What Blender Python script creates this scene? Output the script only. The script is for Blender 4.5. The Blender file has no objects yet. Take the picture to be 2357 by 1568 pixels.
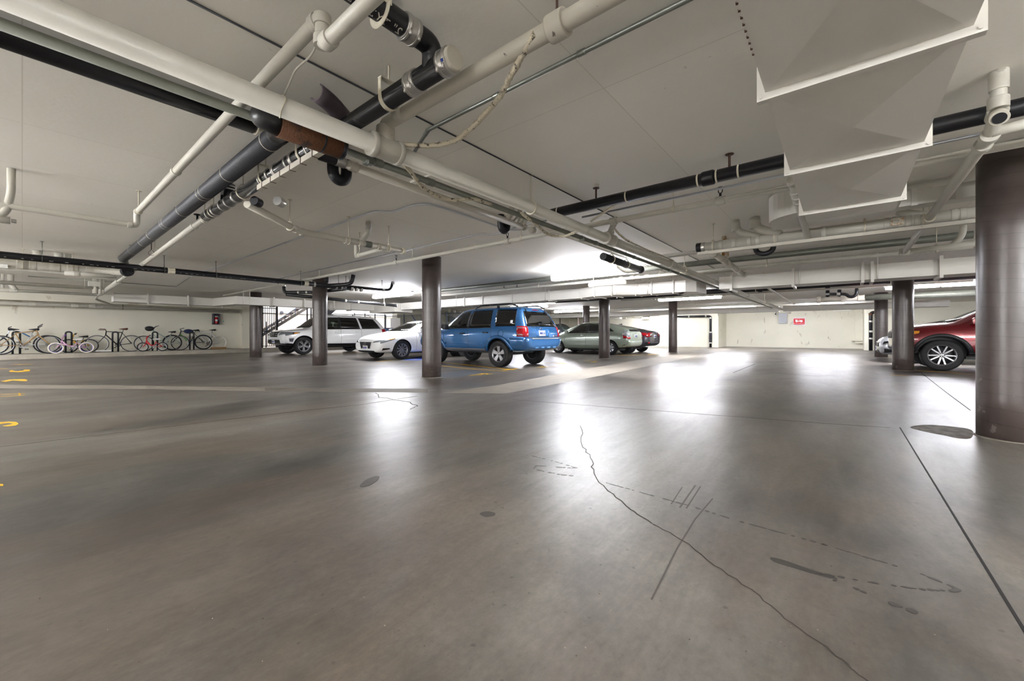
import bpy, bmesh, math, random
from mathutils import Vector, Matrix
from mathutils.bvhtree import BVHTree
R = math.radians
random.seed(7)
scene = bpy.context.scene
COL = scene.collection
# ------------------------------------------------------------------ camera, sky, exposure
TH = R(39.4); SN, CS = math.sin(TH), math.cos(TH); EYE = 0.91; FPX = 926.0; CX, HY = 1178.5, 769.0
cam_d = bpy.data.cameras.new('camera'); cam = bpy.data.objects.new('camera', cam_d); COL.objects.link(cam)
cam.location = (0, 0, EYE); cam.rotation_euler = (R(90), 0, TH)
cam_d.sensor_width = 36.0; cam_d.lens = 36.0*FPX/2357.0; cam_d.shift_y = -15.0/2357.0
cam_d.clip_start = 0.05; cam_d.clip_end = 200
scene.camera = cam
vs = scene.view_settings
scene.display_settings.display_device = 'sRGB'
vs.view_transform = 'Standard'; vs.look = 'None'; vs.gamma = 1.0; vs.use_curve_mapping = False
vs.exposure = 2.6
scene.cycles.max_bounces = 8; scene.cycles.diffuse_bounces = 5; scene.cycles.glossy_bounces = 3; scene.cycles.adaptive_threshold = .02
scene.cycles.transmission_bounces = 6; scene.cycles.sample_clamp_indirect = 6.0
w = bpy.data.worlds.new('sky'); scene.world = w; w.use_nodes = True
nt = w.node_tree; bg = nt.nodes['Background']
sky = nt.nodes.new('ShaderNodeTexSky'); sky.sky_type = 'NISHITA'; sky.sun_disc = False
sky.sun_elevation = R(48); sky.sun_rotation = R(80); sky.air_density = 1.2; sky.dust_density = 3.0
nt.links.new(sky.outputs[0], bg.inputs['Color']); bg.inputs['Strength'].default_value = 0.085
TUBE_W = 21.0          # brightness of the fluorescent tubes in the middle of the garage
TUBE_B = 38.0          # brightness of the unseen lamps added around the camera end
CZ = 2.535             # ceiling height

def at(px, py, z=0.0):                       # point of the photograph -> place at height z
    a = (px-CX)/FPX; t = (z-EYE)/((HY-py)/FPX)
    return Vector((t*(-SN+a*CS), t*(CS+a*SN), z))
def y_at(X, px):                              # along-Y line at X: the Y seen in column px
    a = (px-CX)/FPX; d = X/(a*CS-SN); return (a*SN+CS)*d
def x_at(Y, px):
    a = (px-CX)/FPX; d = Y/(a*SN+CS); return (a*CS-SN)*d
def z_at(X, Y, py):
    d = -X*SN+Y*CS; return EYE+(HY-py)*d/FPX

# ------------------------------------------------------------------ materials
def hexc(h):
    h = h.lstrip('#'); v = [int(h[i:i+2], 16)/255 for i in (0, 2, 4)]
    return tuple((c/12.92 if c <= .04045 else ((c+.055)/1.055)**2.4) for c in v)+(1,)
MATS = {}
def mat(name, col, rough=.5, metal=0., var=.0, scale=3., bump=0., bscale=40., coat=0., emit=None, es=1., stretch=None, spec=None, col2=None, cut=(.45, .6), trans=0., ior=1.45):
    if name in MATS: return MATS[name]
    m = bpy.data.materials.new(name); m.use_nodes = True; MATS[name] = m
    n = m.node_tree.nodes; l = m.node_tree.links; b = n['Principled BSDF']
    c = hexc(col) if isinstance(col, str) else col
    b.inputs['Base Color'].default_value = c; b.inputs['Roughness'].default_value = rough; b.inputs['Metallic'].default_value = metal
    b.inputs['IOR'].default_value = ior
    if coat: b.inputs['Coat Weight'].default_value = coat; b.inputs['Coat Roughness'].default_value = .04
    if trans: b.inputs['Transmission Weight'].default_value = trans
    if spec is not None: b.inputs['Specular IOR Level'].default_value = spec
    if emit: b.inputs['Emission Color'].default_value = hexc(emit); b.inputs['Emission Strength'].default_value = es
    if var or bump or col2:
        tc = n.new('ShaderNodeTexCoord'); mp = n.new('ShaderNodeMapping'); l.new(tc.outputs['Object'], mp.inputs[0])
        if stretch: mp.inputs['Scale'].default_value = stretch
    if var or col2:
        no = n.new('ShaderNodeTexNoise'); no.inputs['Scale'].default_value = scale; no.inputs['Detail'].default_value = 6; no.inputs['Roughness'].default_value = .6
        l.new(mp.outputs[0], no.inputs['Vector'])
        rp = n.new('ShaderNodeValToRGB')
        if col2:
            rp.color_ramp.elements[0].position, rp.color_ramp.elements[1].position = cut
            rp.color_ramp.elements[0].color = c; rp.color_ramp.elements[1].color = hexc(col2)
        else:
            rp.color_ramp.elements[0].position = .3; rp.color_ramp.elements[1].position = .7
            rp.color_ramp.elements[0].color = tuple(max(0, x*(1-var)) for x in c[:3])+(1,)
            rp.color_ramp.elements[1].color = tuple(min(1, x*(1+var)) for x in c[:3])+(1,)
        l.new(no.outputs['Fac'], rp.inputs[0]); l.new(rp.outputs[0], b.inputs['Base Color'])
    if bump:
        nb = n.new('ShaderNodeTexNoise'); nb.inputs['Scale'].default_value = bscale; nb.inputs['Detail'].default_value = 5
        l.new(mp.outputs[0], nb.inputs['Vector'])
        bp = n.new('ShaderNodeBump'); bp.inputs['Strength'].default_value = bump; bp.inputs['Distance'].default_value = .02
        l.new(nb.outputs['Fac'], bp.inputs['Height']); l.new(bp.outputs[0], b.inputs['Normal'])
    return m

def floor_material():
    m = bpy.data.materials.new('polished_concrete'); m.use_nodes = True
    n = m.node_tree.nodes; l = m.node_tree.links; b = n['Principled BSDF']
    tc = n.new('ShaderNodeTexCoord')
    def noise(scale, det, st=(1, 1, 1), rough=.6, dist=0., rot=0.):
        mp = n.new('ShaderNodeMapping'); mp.inputs['Scale'].default_value = st; mp.inputs['Rotation'].default_value = (0, 0, rot)
        l.new(tc.outputs['Object'], mp.inputs[0])
        x = n.new('ShaderNodeTexNoise'); x.inputs['Scale'].default_value = scale; x.inputs['Detail'].default_value = det
        x.inputs['Roughness'].default_value = rough; x.inputs['Distortion'].default_value = dist
        l.new(mp.outputs[0], x.inputs['Vector']); return x.outputs['Fac']
    def ramp(src, p0, c0, p1, c1):
        r = n.new('ShaderNodeValToRGB'); e = r.color_ramp.elements; e[0].position = p0; e[1].position = p1; e[0].color = c0; e[1].color = c1
        l.new(src, r.inputs[0]); return r.outputs[0]
    def mix(a, bb, fac, mode='MIX'):
        x = n.new('ShaderNodeMix'); x.data_type = 'RGBA'; x.blend_type = mode
        if isinstance(fac, float): x.inputs[0].default_value = fac
        else: l.new(fac, x.inputs[0])
        for s, v in ((6, a), (7, bb)):
            if isinstance(v, tuple): x.inputs[s].default_value = v
            else: l.new(v, x.inputs[s])
        return x.outputs[2]
    base = ramp(noise(.5, 9, (1, .6, 1), .66, .5, .5), .36, hexc('#403e3b'), .68, hexc('#87827b'))
    brown = ramp(noise(.9, 7, (1, .4, 1), .65, .5, -.3), 0.45, (0, 0, 0, 1), .7, (.9, .9, .9, 1))
    c = mix(base, hexc('#665a4f'), brown)
    trowel = ramp(noise(5, 6, (1, .18, 1), .7, 1.5, .4), .3, (.78, .78, .78, 1), .7, (1.14, 1.14, 1.13, 1))
    c = mix(c, trowel, 1.0, 'MULTIPLY')
    fine = ramp(noise(38, 8, (1, .6, 1), .75), .32, (.8, .8, .8, 1), .68, (1.12, 1.12, 1.12, 1))
    c = mix(c, fine, 1.0, 'MULTIPLY')
    # hairline crazing in patches
    mp = n.new('ShaderNodeMapping'); l.new(tc.outputs['Object'], mp.inputs[0])
    nz = n.new('ShaderNodeTexNoise'); nz.inputs['Scale'].default_value = 6; l.new(mp.outputs[0], nz.inputs['Vector'])
    va = n.new('ShaderNodeVectorMath'); va.operation = 'MULTIPLY_ADD'; l.new(nz.outputs['Color'], va.inputs[0]); va.inputs[1].default_value = (.12, .12, .12); l.new(mp.outputs[0], va.inputs[2])
    vo = n.new('ShaderNodeTexVoronoi'); vo.feature = 'DISTANCE_TO_EDGE'; vo.inputs['Scale'].default_value = 42; l.new(va.outputs[0], vo.inputs['Vector'])
    cr = ramp(vo.outputs['Distance'], .0, (1, 1, 1, 1), .03, (0, 0, 0, 1))
    pm = ramp(noise(.8, 3), .5, (0, 0, 0, 1), .7, (.6, .6, .6, 1))
    cf = mix(cr, pm, 1.0, 'MULTIPLY')
    c = mix(c, hexc('#4d463f'), cf)
    sp = ramp(noise(28, 2, (1, 1, 1), .4), .70, (0, 0, 0, 1), .76, (.7, .7, .7, 1))
    c = mix(c, hexc('#47443f'), sp)
    l.new(c, b.inputs['Base Color'])
    rr = ramp(noise(1.3, 6, (1, .35, 1), .6, .6, .6), .25, (.285, .285, .285, 1), .8, (.42, .42, .42, 1))
    l.new(rr, b.inputs['Roughness']); b.inputs['IOR'].default_value = 1.40
    bp = n.new('ShaderNodeBump'); bp.inputs['Strength'].default_value = .12; bp.inputs['Distance'].default_value = .01
    l.new(noise(9, 5, (1, .5, 1)), bp.inputs['Height']); l.new(bp.outputs[0], b.inputs['Normal'])
    return m

def column_material():
    m = bpy.data.materials.new('column_paint'); m.use_nodes = True
    n = m.node_tree.nodes; l = m.node_tree.links; b = n['Principled BSDF']
    tc = n.new('ShaderNodeTexCoord'); sx = n.new('ShaderNodeSeparateXYZ'); l.new(tc.outputs['Object'], sx.inputs[0])
    def M(op, a, bb=None):
        x = n.new('ShaderNodeMath'); x.operation = op
        for i, v in enumerate((a, bb)):
            if v is None: continue
            if isinstance(v, (int, float)): x.inputs[i].default_value = v
            else: l.new(v, x.inputs[i])
        return x.outputs[0]
    ang = M('DIVIDE', M('ARCTAN2', sx.outputs[1], sx.outputs[0]), 2*math.pi)
    nw = n.new('ShaderNodeTexNoise'); nw.inputs['Scale'].default_value = 3.5; l.new(tc.outputs['Object'], nw.inputs['Vector'])
    fr = M('FRACT', M('ADD', M('ADD', M('MULTIPLY', sx.outputs[2], 8.0), M('MULTIPLY', nw.outputs['Fac'], .5)), M('MULTIPLY', ang, 1.0)))
    line = M('LESS_THAN', fr, .06)
    no = n.new('ShaderNodeTexNoise'); no.inputs['Scale'].default_value = 4; no.inputs['Detail'].default_value = 7; l.new(tc.outputs['Object'], no.inputs['Vector'])
    rp = n.new('ShaderNodeValToRGB'); rp.color_ramp.elements[0].position = .3; rp.color_ramp.elements[1].position = .7
    rp.color_ramp.elements[0].color = hexc('#3c3330'); rp.color_ramp.elements[1].color = hexc('#4c433f'); l.new(no.outputs['Fac'], rp.inputs[0])
    mx = n.new('ShaderNodeMix'); mx.data_type = 'RGBA'; l.new(M('MULTIPLY', line, .6), mx.inputs[0]); l.new(rp.outputs[0], mx.inputs[6]); mx.inputs[7].default_value = hexc('#332a27')
    # rubbed patches low down
    n2 = n.new('ShaderNodeTexNoise'); n2.inputs['Scale'].default_value = 11; n2.inputs['Detail'].default_value = 8; l.new(tc.outputs['Object'], n2.inputs['Vector'])
    low = M('MULTIPLY', M('LESS_THAN', sx.outputs[2], .9), M('GREATER_THAN', n2.outputs['Fac'], .66))
    m2 = n.new('ShaderNodeMix'); m2.data_type = 'RGBA'; l.new(M('MULTIPLY', low, .4), m2.inputs[0]); l.new(mx.outputs[2], m2.inputs[6]); m2.inputs[7].default_value = hexc('#857c78')
    l.new(m2.outputs[2], b.inputs['Base Color']); b.inputs['Roughness'].default_value = .33
    bp = n.new('ShaderNodeBump'); bp.inputs['Strength'].default_value = .5; bp.inputs['Distance'].default_value = .006
    l.new(M('ADD', M('MULTIPLY', line, -1.0), M('MULTIPLY', n2.outputs['Fac'], .6)), bp.inputs['Height']); l.new(bp.outputs[0], b.inputs['Normal'])
    return m

def ceiling_material(name, ca, cb, stain, sth, seam=True):
    m = bpy.data.materials.new(name); m.use_nodes = True
    n = m.node_tree.nodes; l = m.node_tree.links; b = n['Principled BSDF']
    tc = n.new('ShaderNodeTexCoord')
    def noise(scale, det, st=(1, 1, 1), dist=0.):
        mp = n.new('ShaderNodeMapping'); mp.inputs['Scale'].default_value = st; l.new(tc.outputs['Object'], mp.inputs[0])
        x = n.new('ShaderNodeTexNoise'); x.inputs['Scale'].default_value = scale; x.inputs['Detail'].default_value = det; x.inputs['Distortion'].default_value = dist
        l.new(mp.outputs[0], x.inputs['Vector']); return x.outputs['Fac']
    def ramp(src, p0, c0, p1, c1):
        r = n.new('ShaderNodeValToRGB'); e = r.color_ramp.elements; e[0].position = p0; e[1].position = p1; e[0].color = c0; e[1].color = c1
        l.new(src, r.inputs[0]); return r.outputs[0]
    def mix(a, bb, fac, mode='MIX'):
        x = n.new('ShaderNodeMix'); x.data_type = 'RGBA'; x.blend_type = mode
        if isinstance(fac, float): x.inputs[0].default_value = fac
        else: l.new(fac, x.inputs[0])
        for s, v in ((6, a), (7, bb)):
            if isinstance(v, tuple): x.inputs[s].default_value = v
            else: l.new(v, x.inputs[s])
        return x.outputs[2]
    c = ramp(noise(.5, 7, (1, .5, 1)), .3, hexc(ca), .7, hexc(cb))
    c = mix(c, hexc(stain), ramp(noise(sth[0], 8, sth[1], .4), sth[2], (0, 0, 0, 1), sth[2]+.06, (.75, .75, .75, 1)))
    if seam:
        bk = n.new('ShaderNodeTexBrick'); bk.offset = 0.; mp = n.new('ShaderNodeMapping'); l.new(tc.outputs['Object'], mp.inputs[0]); mp.inputs['Rotation'].default_value = (0, 0, R(90))
        l.new(mp.outputs[0], bk.inputs[0]); bk.inputs['Scale'].default_value = 1.; bk.inputs['Brick Width'].default_value = 2.44; bk.inputs['Row Height'].default_value = 1.22
        bk.inputs['Mortar Size'].default_value = .004; bk.inputs['Mortar Smooth'].default_value = .3
        bk.inputs['Color1'].default_value = (1, 1, 1, 1); bk.inputs['Color2'].default_value = (.96, .96, .96, 1); bk.inputs['Mortar'].default_value = (.8, .79, .76, 1)
        c = mix(c, bk.outputs['Color'], 1.0, 'MULTIPLY')
    l.new(c, b.inputs['Base Color']); b.inputs['Roughness'].default_value = .62
    bp = n.new('ShaderNodeBump'); bp.inputs['Strength'].default_value = .14; bp.inputs['Distance'].default_value = .01
    l.new(noise(25, 6), bp.inputs['Height']); l.new(bp.outputs[0], b.inputs['Normal'])
    return m

M_white = mat('painted_pipe', '#bdbaaf', .38, var=.05, scale=5, bump=.05, bscale=60)
M_white2 = mat('speckled_pipe', '#bfbaad', .45, col2='#5d5348', scale=30, cut=(.66, .72))
M_black = mat('cast_iron_black', '#17171a', .35, var=.3, scale=12, bump=.06)
M_blackw = mat('wrapped_black_pipe', '#3a3b40', .42, var=.18, scale=6, stretch=(14, 14, 1), bump=.2, bscale=30)
M_gal = mat('galvanized', '#7d8078', .35, .7, var=.12, scale=8)
M_dkgal = mat('dull_conduit', '#73756b', .45, .45, var=.15, scale=6)
M_silver = mat('bright_conduit', '#c3c6cb', .28, .85)
M_steel = mat('clamp_steel', '#b9b7b2', .3, .8, var=.08)
M_rust = mat('rusty_iron', '#56341a', .8, col2='#2d211c', scale=9, cut=(.5, .62), bump=.4, bscale=70)
M_rub = mat('black_rubber', '#15151a', .5)
M_duct = mat('painted_duct', '#d3d0c8', .45, var=.03, scale=2)
M_strap = mat('strap_paint', '#cfc8b4', .5, var=.1, scale=20)
M_brown = mat('brown_rod', '#4a3328', .7)
M_col = column_material()
M_floor = floor_material()
M_ceil = ceiling_material('painted_ceiling', '#e6e2d8', '#edeae1', '#8d8470', (14, (1, .6, 1), .74))
M_wallc = ceiling_material('cream_wall', '#d3d0c0', '#e0ddcd', '#8f8a7c', (2.6, (1, 1, .45), .655), False)
M_wallb = ceiling_material('grey_wall', '#cfccbb', '#dcd8c8', '#a2937f', (1.8, (1, 1, .6), .66), False)

# ------------------------------------------------------------------ mesh builder
class MB:
    def __init__(s): s.bm = bmesh.new(); s.mats = []
    def slot(s, m):
        if m not in s.mats: s.mats.append(m)
        return s.mats.index(m)
    def quad(s, pts, mi=0):
        f = s.bm.faces.new([s.bm.verts.new(p) for p in pts]); f.material_index = mi; return f
    def box(s, lo, hi, mi=0, bev=0., rot=None, org=None):
        v = [s.bm.verts.new((x, y, z)) for x in (lo[0], hi[0]) for y in (lo[1], hi[1]) for z in (lo[2], hi[2])]
        fs = [s.bm.faces.new([v[i] for i in q]) for q in ((0, 1, 3, 2), (4, 6, 7, 5), (0, 4, 5, 1), (2, 3, 7, 6), (0, 2, 6, 4), (1, 5, 7, 3))]
        for f in fs: f.material_index = mi
        if bev:
            es = list({e for f in fs for e in f.edges})
            r = bmesh.ops.bevel(s.bm, geom=es, offset=bev, segments=2, affect='EDGES', profile=.6)
            v = list({x for f in r['faces'] for x in f.verts} | {x for x in v if x.is_valid})
        if rot is not None: bmesh.ops.rotate(s.bm, verts=[x for x in v if x.is_valid], cent=org or (0, 0, 0), matrix=rot)
        return s
    def sweep(s, pts, r, n=14, mi=0, cap=True, closed=False, prof=None):
        pts = [Vector(p) for p in pts]
        t = (pts[1]-pts[0]).normalized()
        up = Vector((0, 0, 1)) if abs(t.z) < .9 else Vector((1, 0, 0))
        x = t.cross(up).normalized(); rings = []
        N = len(pts)
        for i, p in enumerate(pts):
            if closed: tt = (pts[(i+1) % N]-pts[i-1]).normalized()
            elif i == 0: tt = t
            elif i == N-1: tt = (pts[i]-pts[i-1]).normalized()
            else: tt = ((pts[i+1]-p).normalized()+(p-pts[i-1]).normalized()).normalized()
            x = (x-tt*x.dot(tt)).normalized(); y = tt.cross(x)
            rr = r[i] if isinstance(r, (list, tuple)) else r
            if prof: rings.append([s.bm.verts.new(p+x*a*rr+y*b*rr) for a, b in prof])
            else: rings.append([s.bm.verts.new(p+(x*math.cos(2*math.pi*k/n)+y*math.sin(2*math.pi*k/n))*rr) for k in range(n)])
        m = len(rings[0])
        for i in range(N if closed else N-1):
            a, b = rings[i], rings[(i+1) % N]
            for k in range(m):
                f = s.bm.faces.new((a[k], a[(k+1) % m], b[(k+1) % m], b[k])); f.material_index = mi; f.smooth = True
        if cap and not closed:
            for rg in (rings[0][::-1], rings[-1]):
                f = s.bm.faces.new(rg); f.material_index = mi
        return s
    def cyl(s, a, b, r, n=14, mi=0, r2=None): return s.sweep([a, b], [r, r if r2 is None else r2], n, mi)
    def lathe(s, prof, c=(0, 0, 0), axis='Y', n=32, mi=0, closed=True):
        c = Vector(c); rings = []
        for k in range(n):
            a = 2*math.pi*k/n; ca, sa = math.cos(a), math.sin(a)
            if axis == 'Y': rings.append([s.bm.verts.new(c+Vector((q*ca, h, q*sa))) for q, h in prof])
            elif axis == 'Z': rings.append([s.bm.verts.new(c+Vector((q*ca, q*sa, h))) for q, h in prof])
            else: rings.append([s.bm.verts.new(c+Vector((h, q*ca, q*sa))) for q, h in prof])
        m = len(prof)
        for k in range(n):
            a, b = rings[k], rings[(k+1) % n]
            for i in range(m if closed else m-1):
                f = s.bm.faces.new((a[i], a[(i+1) % m], b[(i+1) % m], b[i])); f.material_index = mi; f.smooth = True
        return s
    def prism(s, poly, d, mi=0):                # poly: list of Vector in a plane, d: extrusion vector
        a = [s.bm.verts.new(p) for p in poly]; b = [s.bm.verts.new(Vector(p)+Vector(d)) for p in poly]
        n = len(a); fs = [s.bm.faces.new(a[::-1]), s.bm.faces.new(b)]
        fs += [s.bm.faces.new((a[i], a[(i+1) % n], b[(i+1) % n], b[i])) for i in range(n)]
        for f in fs: f.material_index = mi
        return s
    def sphere(s, c, r, n=12, mi=0, sc=(1, 1, 1)):
        g = bmesh.ops.create_uvsphere(s.bm, u_segments=n*2, v_segments=n, radius=r)
        for v in g['verts']: v.co = Vector((v.co.x*sc[0], v.co.y*sc[1], v.co.z*sc[2]))+Vector(c)
        for v in g['verts']:
            for f in v.link_faces: f.smooth = True; f.material_index = mi
        return s
    def build(s, name, mats, parent=None, local=False, smooth=None):
        bmesh.ops.recalc_face_normals(s.bm, faces=s.bm.faces)
        me = bpy.data.meshes.new(name)
        off = Vector((0, 0, 0))
        if parent is not None and not local:
            p = parent
            while p is not None: off += Vector(p.location); p = p.parent
            for v in s.bm.verts: v.co -= off
        s.bm.to_mesh(me); s.bm.free()
        for m in (mats if isinstance(mats, (list, tuple)) else [mats]): me.materials.append(m)
        if smooth is not None:
            for f in me.polygons: f.use_smooth = smooth
        o = bpy.data.objects.new(name, me); COL.objects.link(o)
        if parent is not None: o.parent = parent
        return o

def tag(o, label=None, cat=None, group=None, kind=None):
    if label: o['label'] = label
    if cat: o['category'] = cat
    if group: o['group'] = group
    if kind: o['kind'] = kind
    return o
def thing(name, loc, label, cat, group=None, rz=0.):
    o = bpy.data.objects.new(name, None); COL.objects.link(o); o.location = loc; o.rotation_euler = (0, 0, rz)
    o.empty_display_size = .1
    return tag(o, label, cat, group)
def struct(o, label=None): return tag(o, label, None, None, 'structure')
def copy_tree(o, parent=None):
    c = o.copy(); COL.objects.link(c)
    if parent is not None: c.parent = parent
    for ch in [x for x in bpy.data.objects if x.parent == o]: copy_tree(ch, c)
    return c
def bend(pts, rad, n=6):                      # round the corners of a polyline
    pts = [Vector(p) for p in pts]; out = [pts[0]]
    for i in range(1, len(pts)-1):
        p, a, b = pts[i], pts[i-1], pts[i+1]
        da, db = (a-p), (b-p); r = min(rad, da.length*.48, db.length*.48)
        A, B = p+da.normalized()*r, p+db.normalized()*r
        for k in range(n+1):
            t = k/n; out.append(A*(1-t)**2+p*2*t*(1-t)+B*t*t)
    out.append(pts[-1]); return out
def text_mesh(txt, size, mat_, name, parent, matrix, ext=.0008, align='CENTER', local=True):
    cu = bpy.data.curves.new(name, 'FONT'); cu.body = txt; cu.size = size; cu.extrude = ext; cu.align_x = align; cu.align_y = 'CENTER'; cu.resolution_u = 2
    t = bpy.data.objects.new(name, cu); COL.objects.link(t); bpy.context.view_layer.update()
    me = bpy.data.meshes.new_from_object(t.evaluated_get(bpy.context.evaluated_depsgraph_get()))
    bpy.data.objects.remove(t); bpy.data.curves.remove(cu)
    me.transform(matrix); me.materials.clear(); me.materials.append(mat_)
    o = bpy.data.objects.new(name, me); COL.objects.link(o)
    if parent: o.parent = parent
    return o
# ------------------------------------------------------------------ setting
def slab(name, lo, hi, m, label=None):
    b = MB(); b.box(lo, hi); return struct(b.build(name, m), label)
FLOOR = slab('floor', (-24.4, -14, -.2), (15, 33.5, 0), M_floor, 'worn grey polished concrete garage floor')
CEIL = slab('ceiling', (-24.4, -14, CZ), (15.2, 33.5, CZ+.3), M_ceil, 'low cream painted concrete ceiling slab')
slab('wall_left', (-24.6, -14, 0), (-24.0, 7.15, CZ), M_wallb, 'grey cream concrete wall behind the bicycles')
slab('trim_1', (-24.6, 7.15, 0), (-23.75, 8.0, CZ), M_wallb, 'plain pilaster at the end of the bicycle wall')
slab('trim_2', (-24.0, -14, 0), (-22.75, 7.15, .17), mat('curb_concrete', '#a49d90', .8, var=.15, scale=3, bump=.2), 'low raised concrete curb under the bicycles')
slab('trim_3', (-24.6, 7.15, 0), (-22.75, 21.0, .17), MATS['curb_concrete'], 'raised concrete curb along the stair gate')
slab('wall_back', (-6.55, 32.6, 0), (.95, 33.0, CZ), M_wallc, 'cream concrete back wall of the recess with the red sign')
slab('wall_far', (-18.2, 30.0, 0), (-6.55, 33.0, CZ), M_wallc, 'cream concrete wall behind the parked cars')
slab('wall_farright', (.95, 30.0, 0), (15, 33.0, CZ), M_wallc, 'cream concrete wall behind the red car')
slab('wall_sideleft', (-18.6, 21.3, 0), (-18.2, 33.0, CZ), M_wallc, 'cream side wall beyond the storage cages')
slab('wall_storage', (-24.4, 21.0, 0), (-18.2, 21.3, CZ), M_wallb, 'grey wall behind the storage cages')
slab('wall_gateend', (-24.6, 16.6, 0), (-24.0, 21.0, CZ), M_wallb, 'grey wall beside the stair opening')
slab('wall_right', (15, -14, 0), (15.2, 33.0, CZ), M_wallc)
slab('wall_rear', (-24.4, -14.2, 0), (15.2, -14, CZ), M_wallc)
# outside well with the stairs
M_block = mat('white_block', '#f4f2ee', .8, var=.05, scale=2)
slab('wall_outside', (-29.4, 4, 0), (-29.0, 24, 2.29), mat('tan_block', '#e6ddd0', .8, var=.08, scale=2), 'pale block retaining wall outside the gate')
slab('wall_outsideupper', (-29.4, 4, 2.29), (-28.9, 24, 6.5), M_block, 'white block wall above the stair well')
slab('wall_wellend', (-29.4, 3.8, 0), (-24.6, 4, 5), M_block); slab('wall_wellfar', (-29.4, 24, 0), (-24.6, 24.3, 5), M_block)
slab('ground_outside', (-29.4, 4, -.2), (-24.4, 24, .05), mat('pale_paving', '#c9c4bb', .8))

# painted and worn marks that belong to the floor
M_yel = mat('yellow_paint', '#e0ad12', .5, col2='#b9953c', scale=14, cut=(.52, .7))
M_strip = mat('patched_concrete', '#8d867b', .55, var=.12, scale=4, bump=.1)
M_dark = mat('joint_black', '#1b1a19', .8)
M_crack = mat('crack_brown', '#3a342e', .9)
M_stain = mat('wet_stain', '#3b3834', .4)
M_patch = mat('dark_patch', '#565a60', .4, var=.1)
M_bluep = mat('blue_paint', '#2b4f9b', .5)
def flat(name, polys, m, z=.0012, h=.001, label=None):
    b = MB()
    for i, poly in enumerate(polys): b.prism([Vector((p[0], p[1], z-h+(i % 15)*.00006)) for p in poly], (0, 0, h))
    o = b.build(name, m, FLOOR)
    if label: o['label'] = label
    return o
def px(*pp): return [at(x, y)[:2] for x, y in pp]
def ribbon(pts, wd):                           # polyline -> thin polygons
    out = []
    for a, b in zip(pts[:-1], pts[1:]):
        a, b = Vector(a[:2]), Vector(b[:2]); d = (b-a); n = Vector((-d.y, d.x)).normalized()*wd/2; e = d.normalized()*wd*.3
        out.append([a-n-e, b-n+e, b+n+e, a+n-e])
    return out
flat('patch_strip', [px((0, 886), (300, 888), (620, 893), (985, 895), (985, 904), (620, 900), (300, 895), (0, 894))], M_strip, label='pale repaired strip across the floor')
flat('patch_strip', [px((1020, 904), (1165, 906), (1400, 862), (1560, 829), (1690, 804), (1660, 802), (1500, 824), (1340, 851), (1150, 886))], M_strip, label='pale repaired strip running to the far wall')
flat('patch_strip', [px((610, 893), (985, 896), (985, 904), (610, 900))], mat('patched_darker', '#6d665c', .6, var=.15), z=.0022)
flat('dark_patch', [px((960, 868), (1075, 853), (1125, 857), (1048, 869))], M_patch)
flat('expansion_joint', [[(.427, 2.0-6), (.436, 2.0-6), (.436, 5.42), (.427, 5.42)]], M_dark, label='black sawn joint running to the near column')
flat('expansion_joint', ribbon([at(2120, 858), at(2180, 905), at(2234, 945)], .012), M_dark)
flat('expansion_joint', ribbon([at(-200, 1053), at(0, 1029), at(350, 987), at(700, 945), at(830, 932), at(960, 912)], .008), M_crack)
flat('expansion_joint', ribbon([at(1688, 858), at(1738, 838)], .02)+ribbon([at(1180, 920), at(1500, 945), at(1900, 975), at(2050, 985)], .008), M_crack)
def jag(pts, k=5, amp=.012):
    out = []
    for a, b in zip(pts[:-1], pts[1:]):
        for i in range(k):
            p = a.lerp(b, i/k); s = (a-b).length*.06+amp*.3
            out.append(p+Vector((random.uniform(-s, s), random.uniform(-s, s), 0))*.6)
    return out+[pts[-1]]
c1 = [at(x, y) for x, y in ((1340, 980), (1346, 1030), (1362, 1060), (1372, 1100), (1400, 1130), (1450, 1172), (1500, 1205), (1567, 1243), (1650, 1303), (1730, 1360), (1810, 1425), (1900, 1490), (1960, 1540), (2010, 1575))]
flat('crack', ribbon(jag(c1[:7]), .005), M_crack, label='long jagged crack in the floor')
flat('crack', ribbon(jag(c1[6:]), .0035), M_crack)
flat('crack', ribbon(jag([at(868, 905), at(875, 915), at(940, 925), at(960, 935), at(945, 942)]), .012), M_crack)
flat('scuff_line', ribbon([at(1640, 1148), at(1600, 1195), at(1560, 1260), at(1500, 1380)], .006), mat('scuff', '#4d4843', .6))
def blob(cx_, cy_, a, b, rot=0., n=11):
    c = at(cx_, cy_); out = []
    for k in range(n):
        t = 2*math.pi*k/n; r = random.uniform(.75, 1.15)
        out.append((c.x+(a*math.cos(t)*math.cos(rot)-b*math.sin(t)*math.sin(rot))*r, c.y+(a*math.cos(t)*math.sin(rot)+b*math.sin(t)*math.cos(rot))*r))
    return out
def pblob(pp):
    P = [at(x, y) for x, y in pp]; n = len(P); out = []
    for i in range(n):
        a, b_, c, d = P[i-1], P[i], P[(i+1) % n], P[(i+2) % n]
        for k in range(4):
            t = k/4; out.append(((b_*2+(c-a)*t+(a*2-b_*5+c*4-d)*t*t+(b_*3-a-c*3+d)*t**3)*.5)[:2])
    return out
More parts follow.
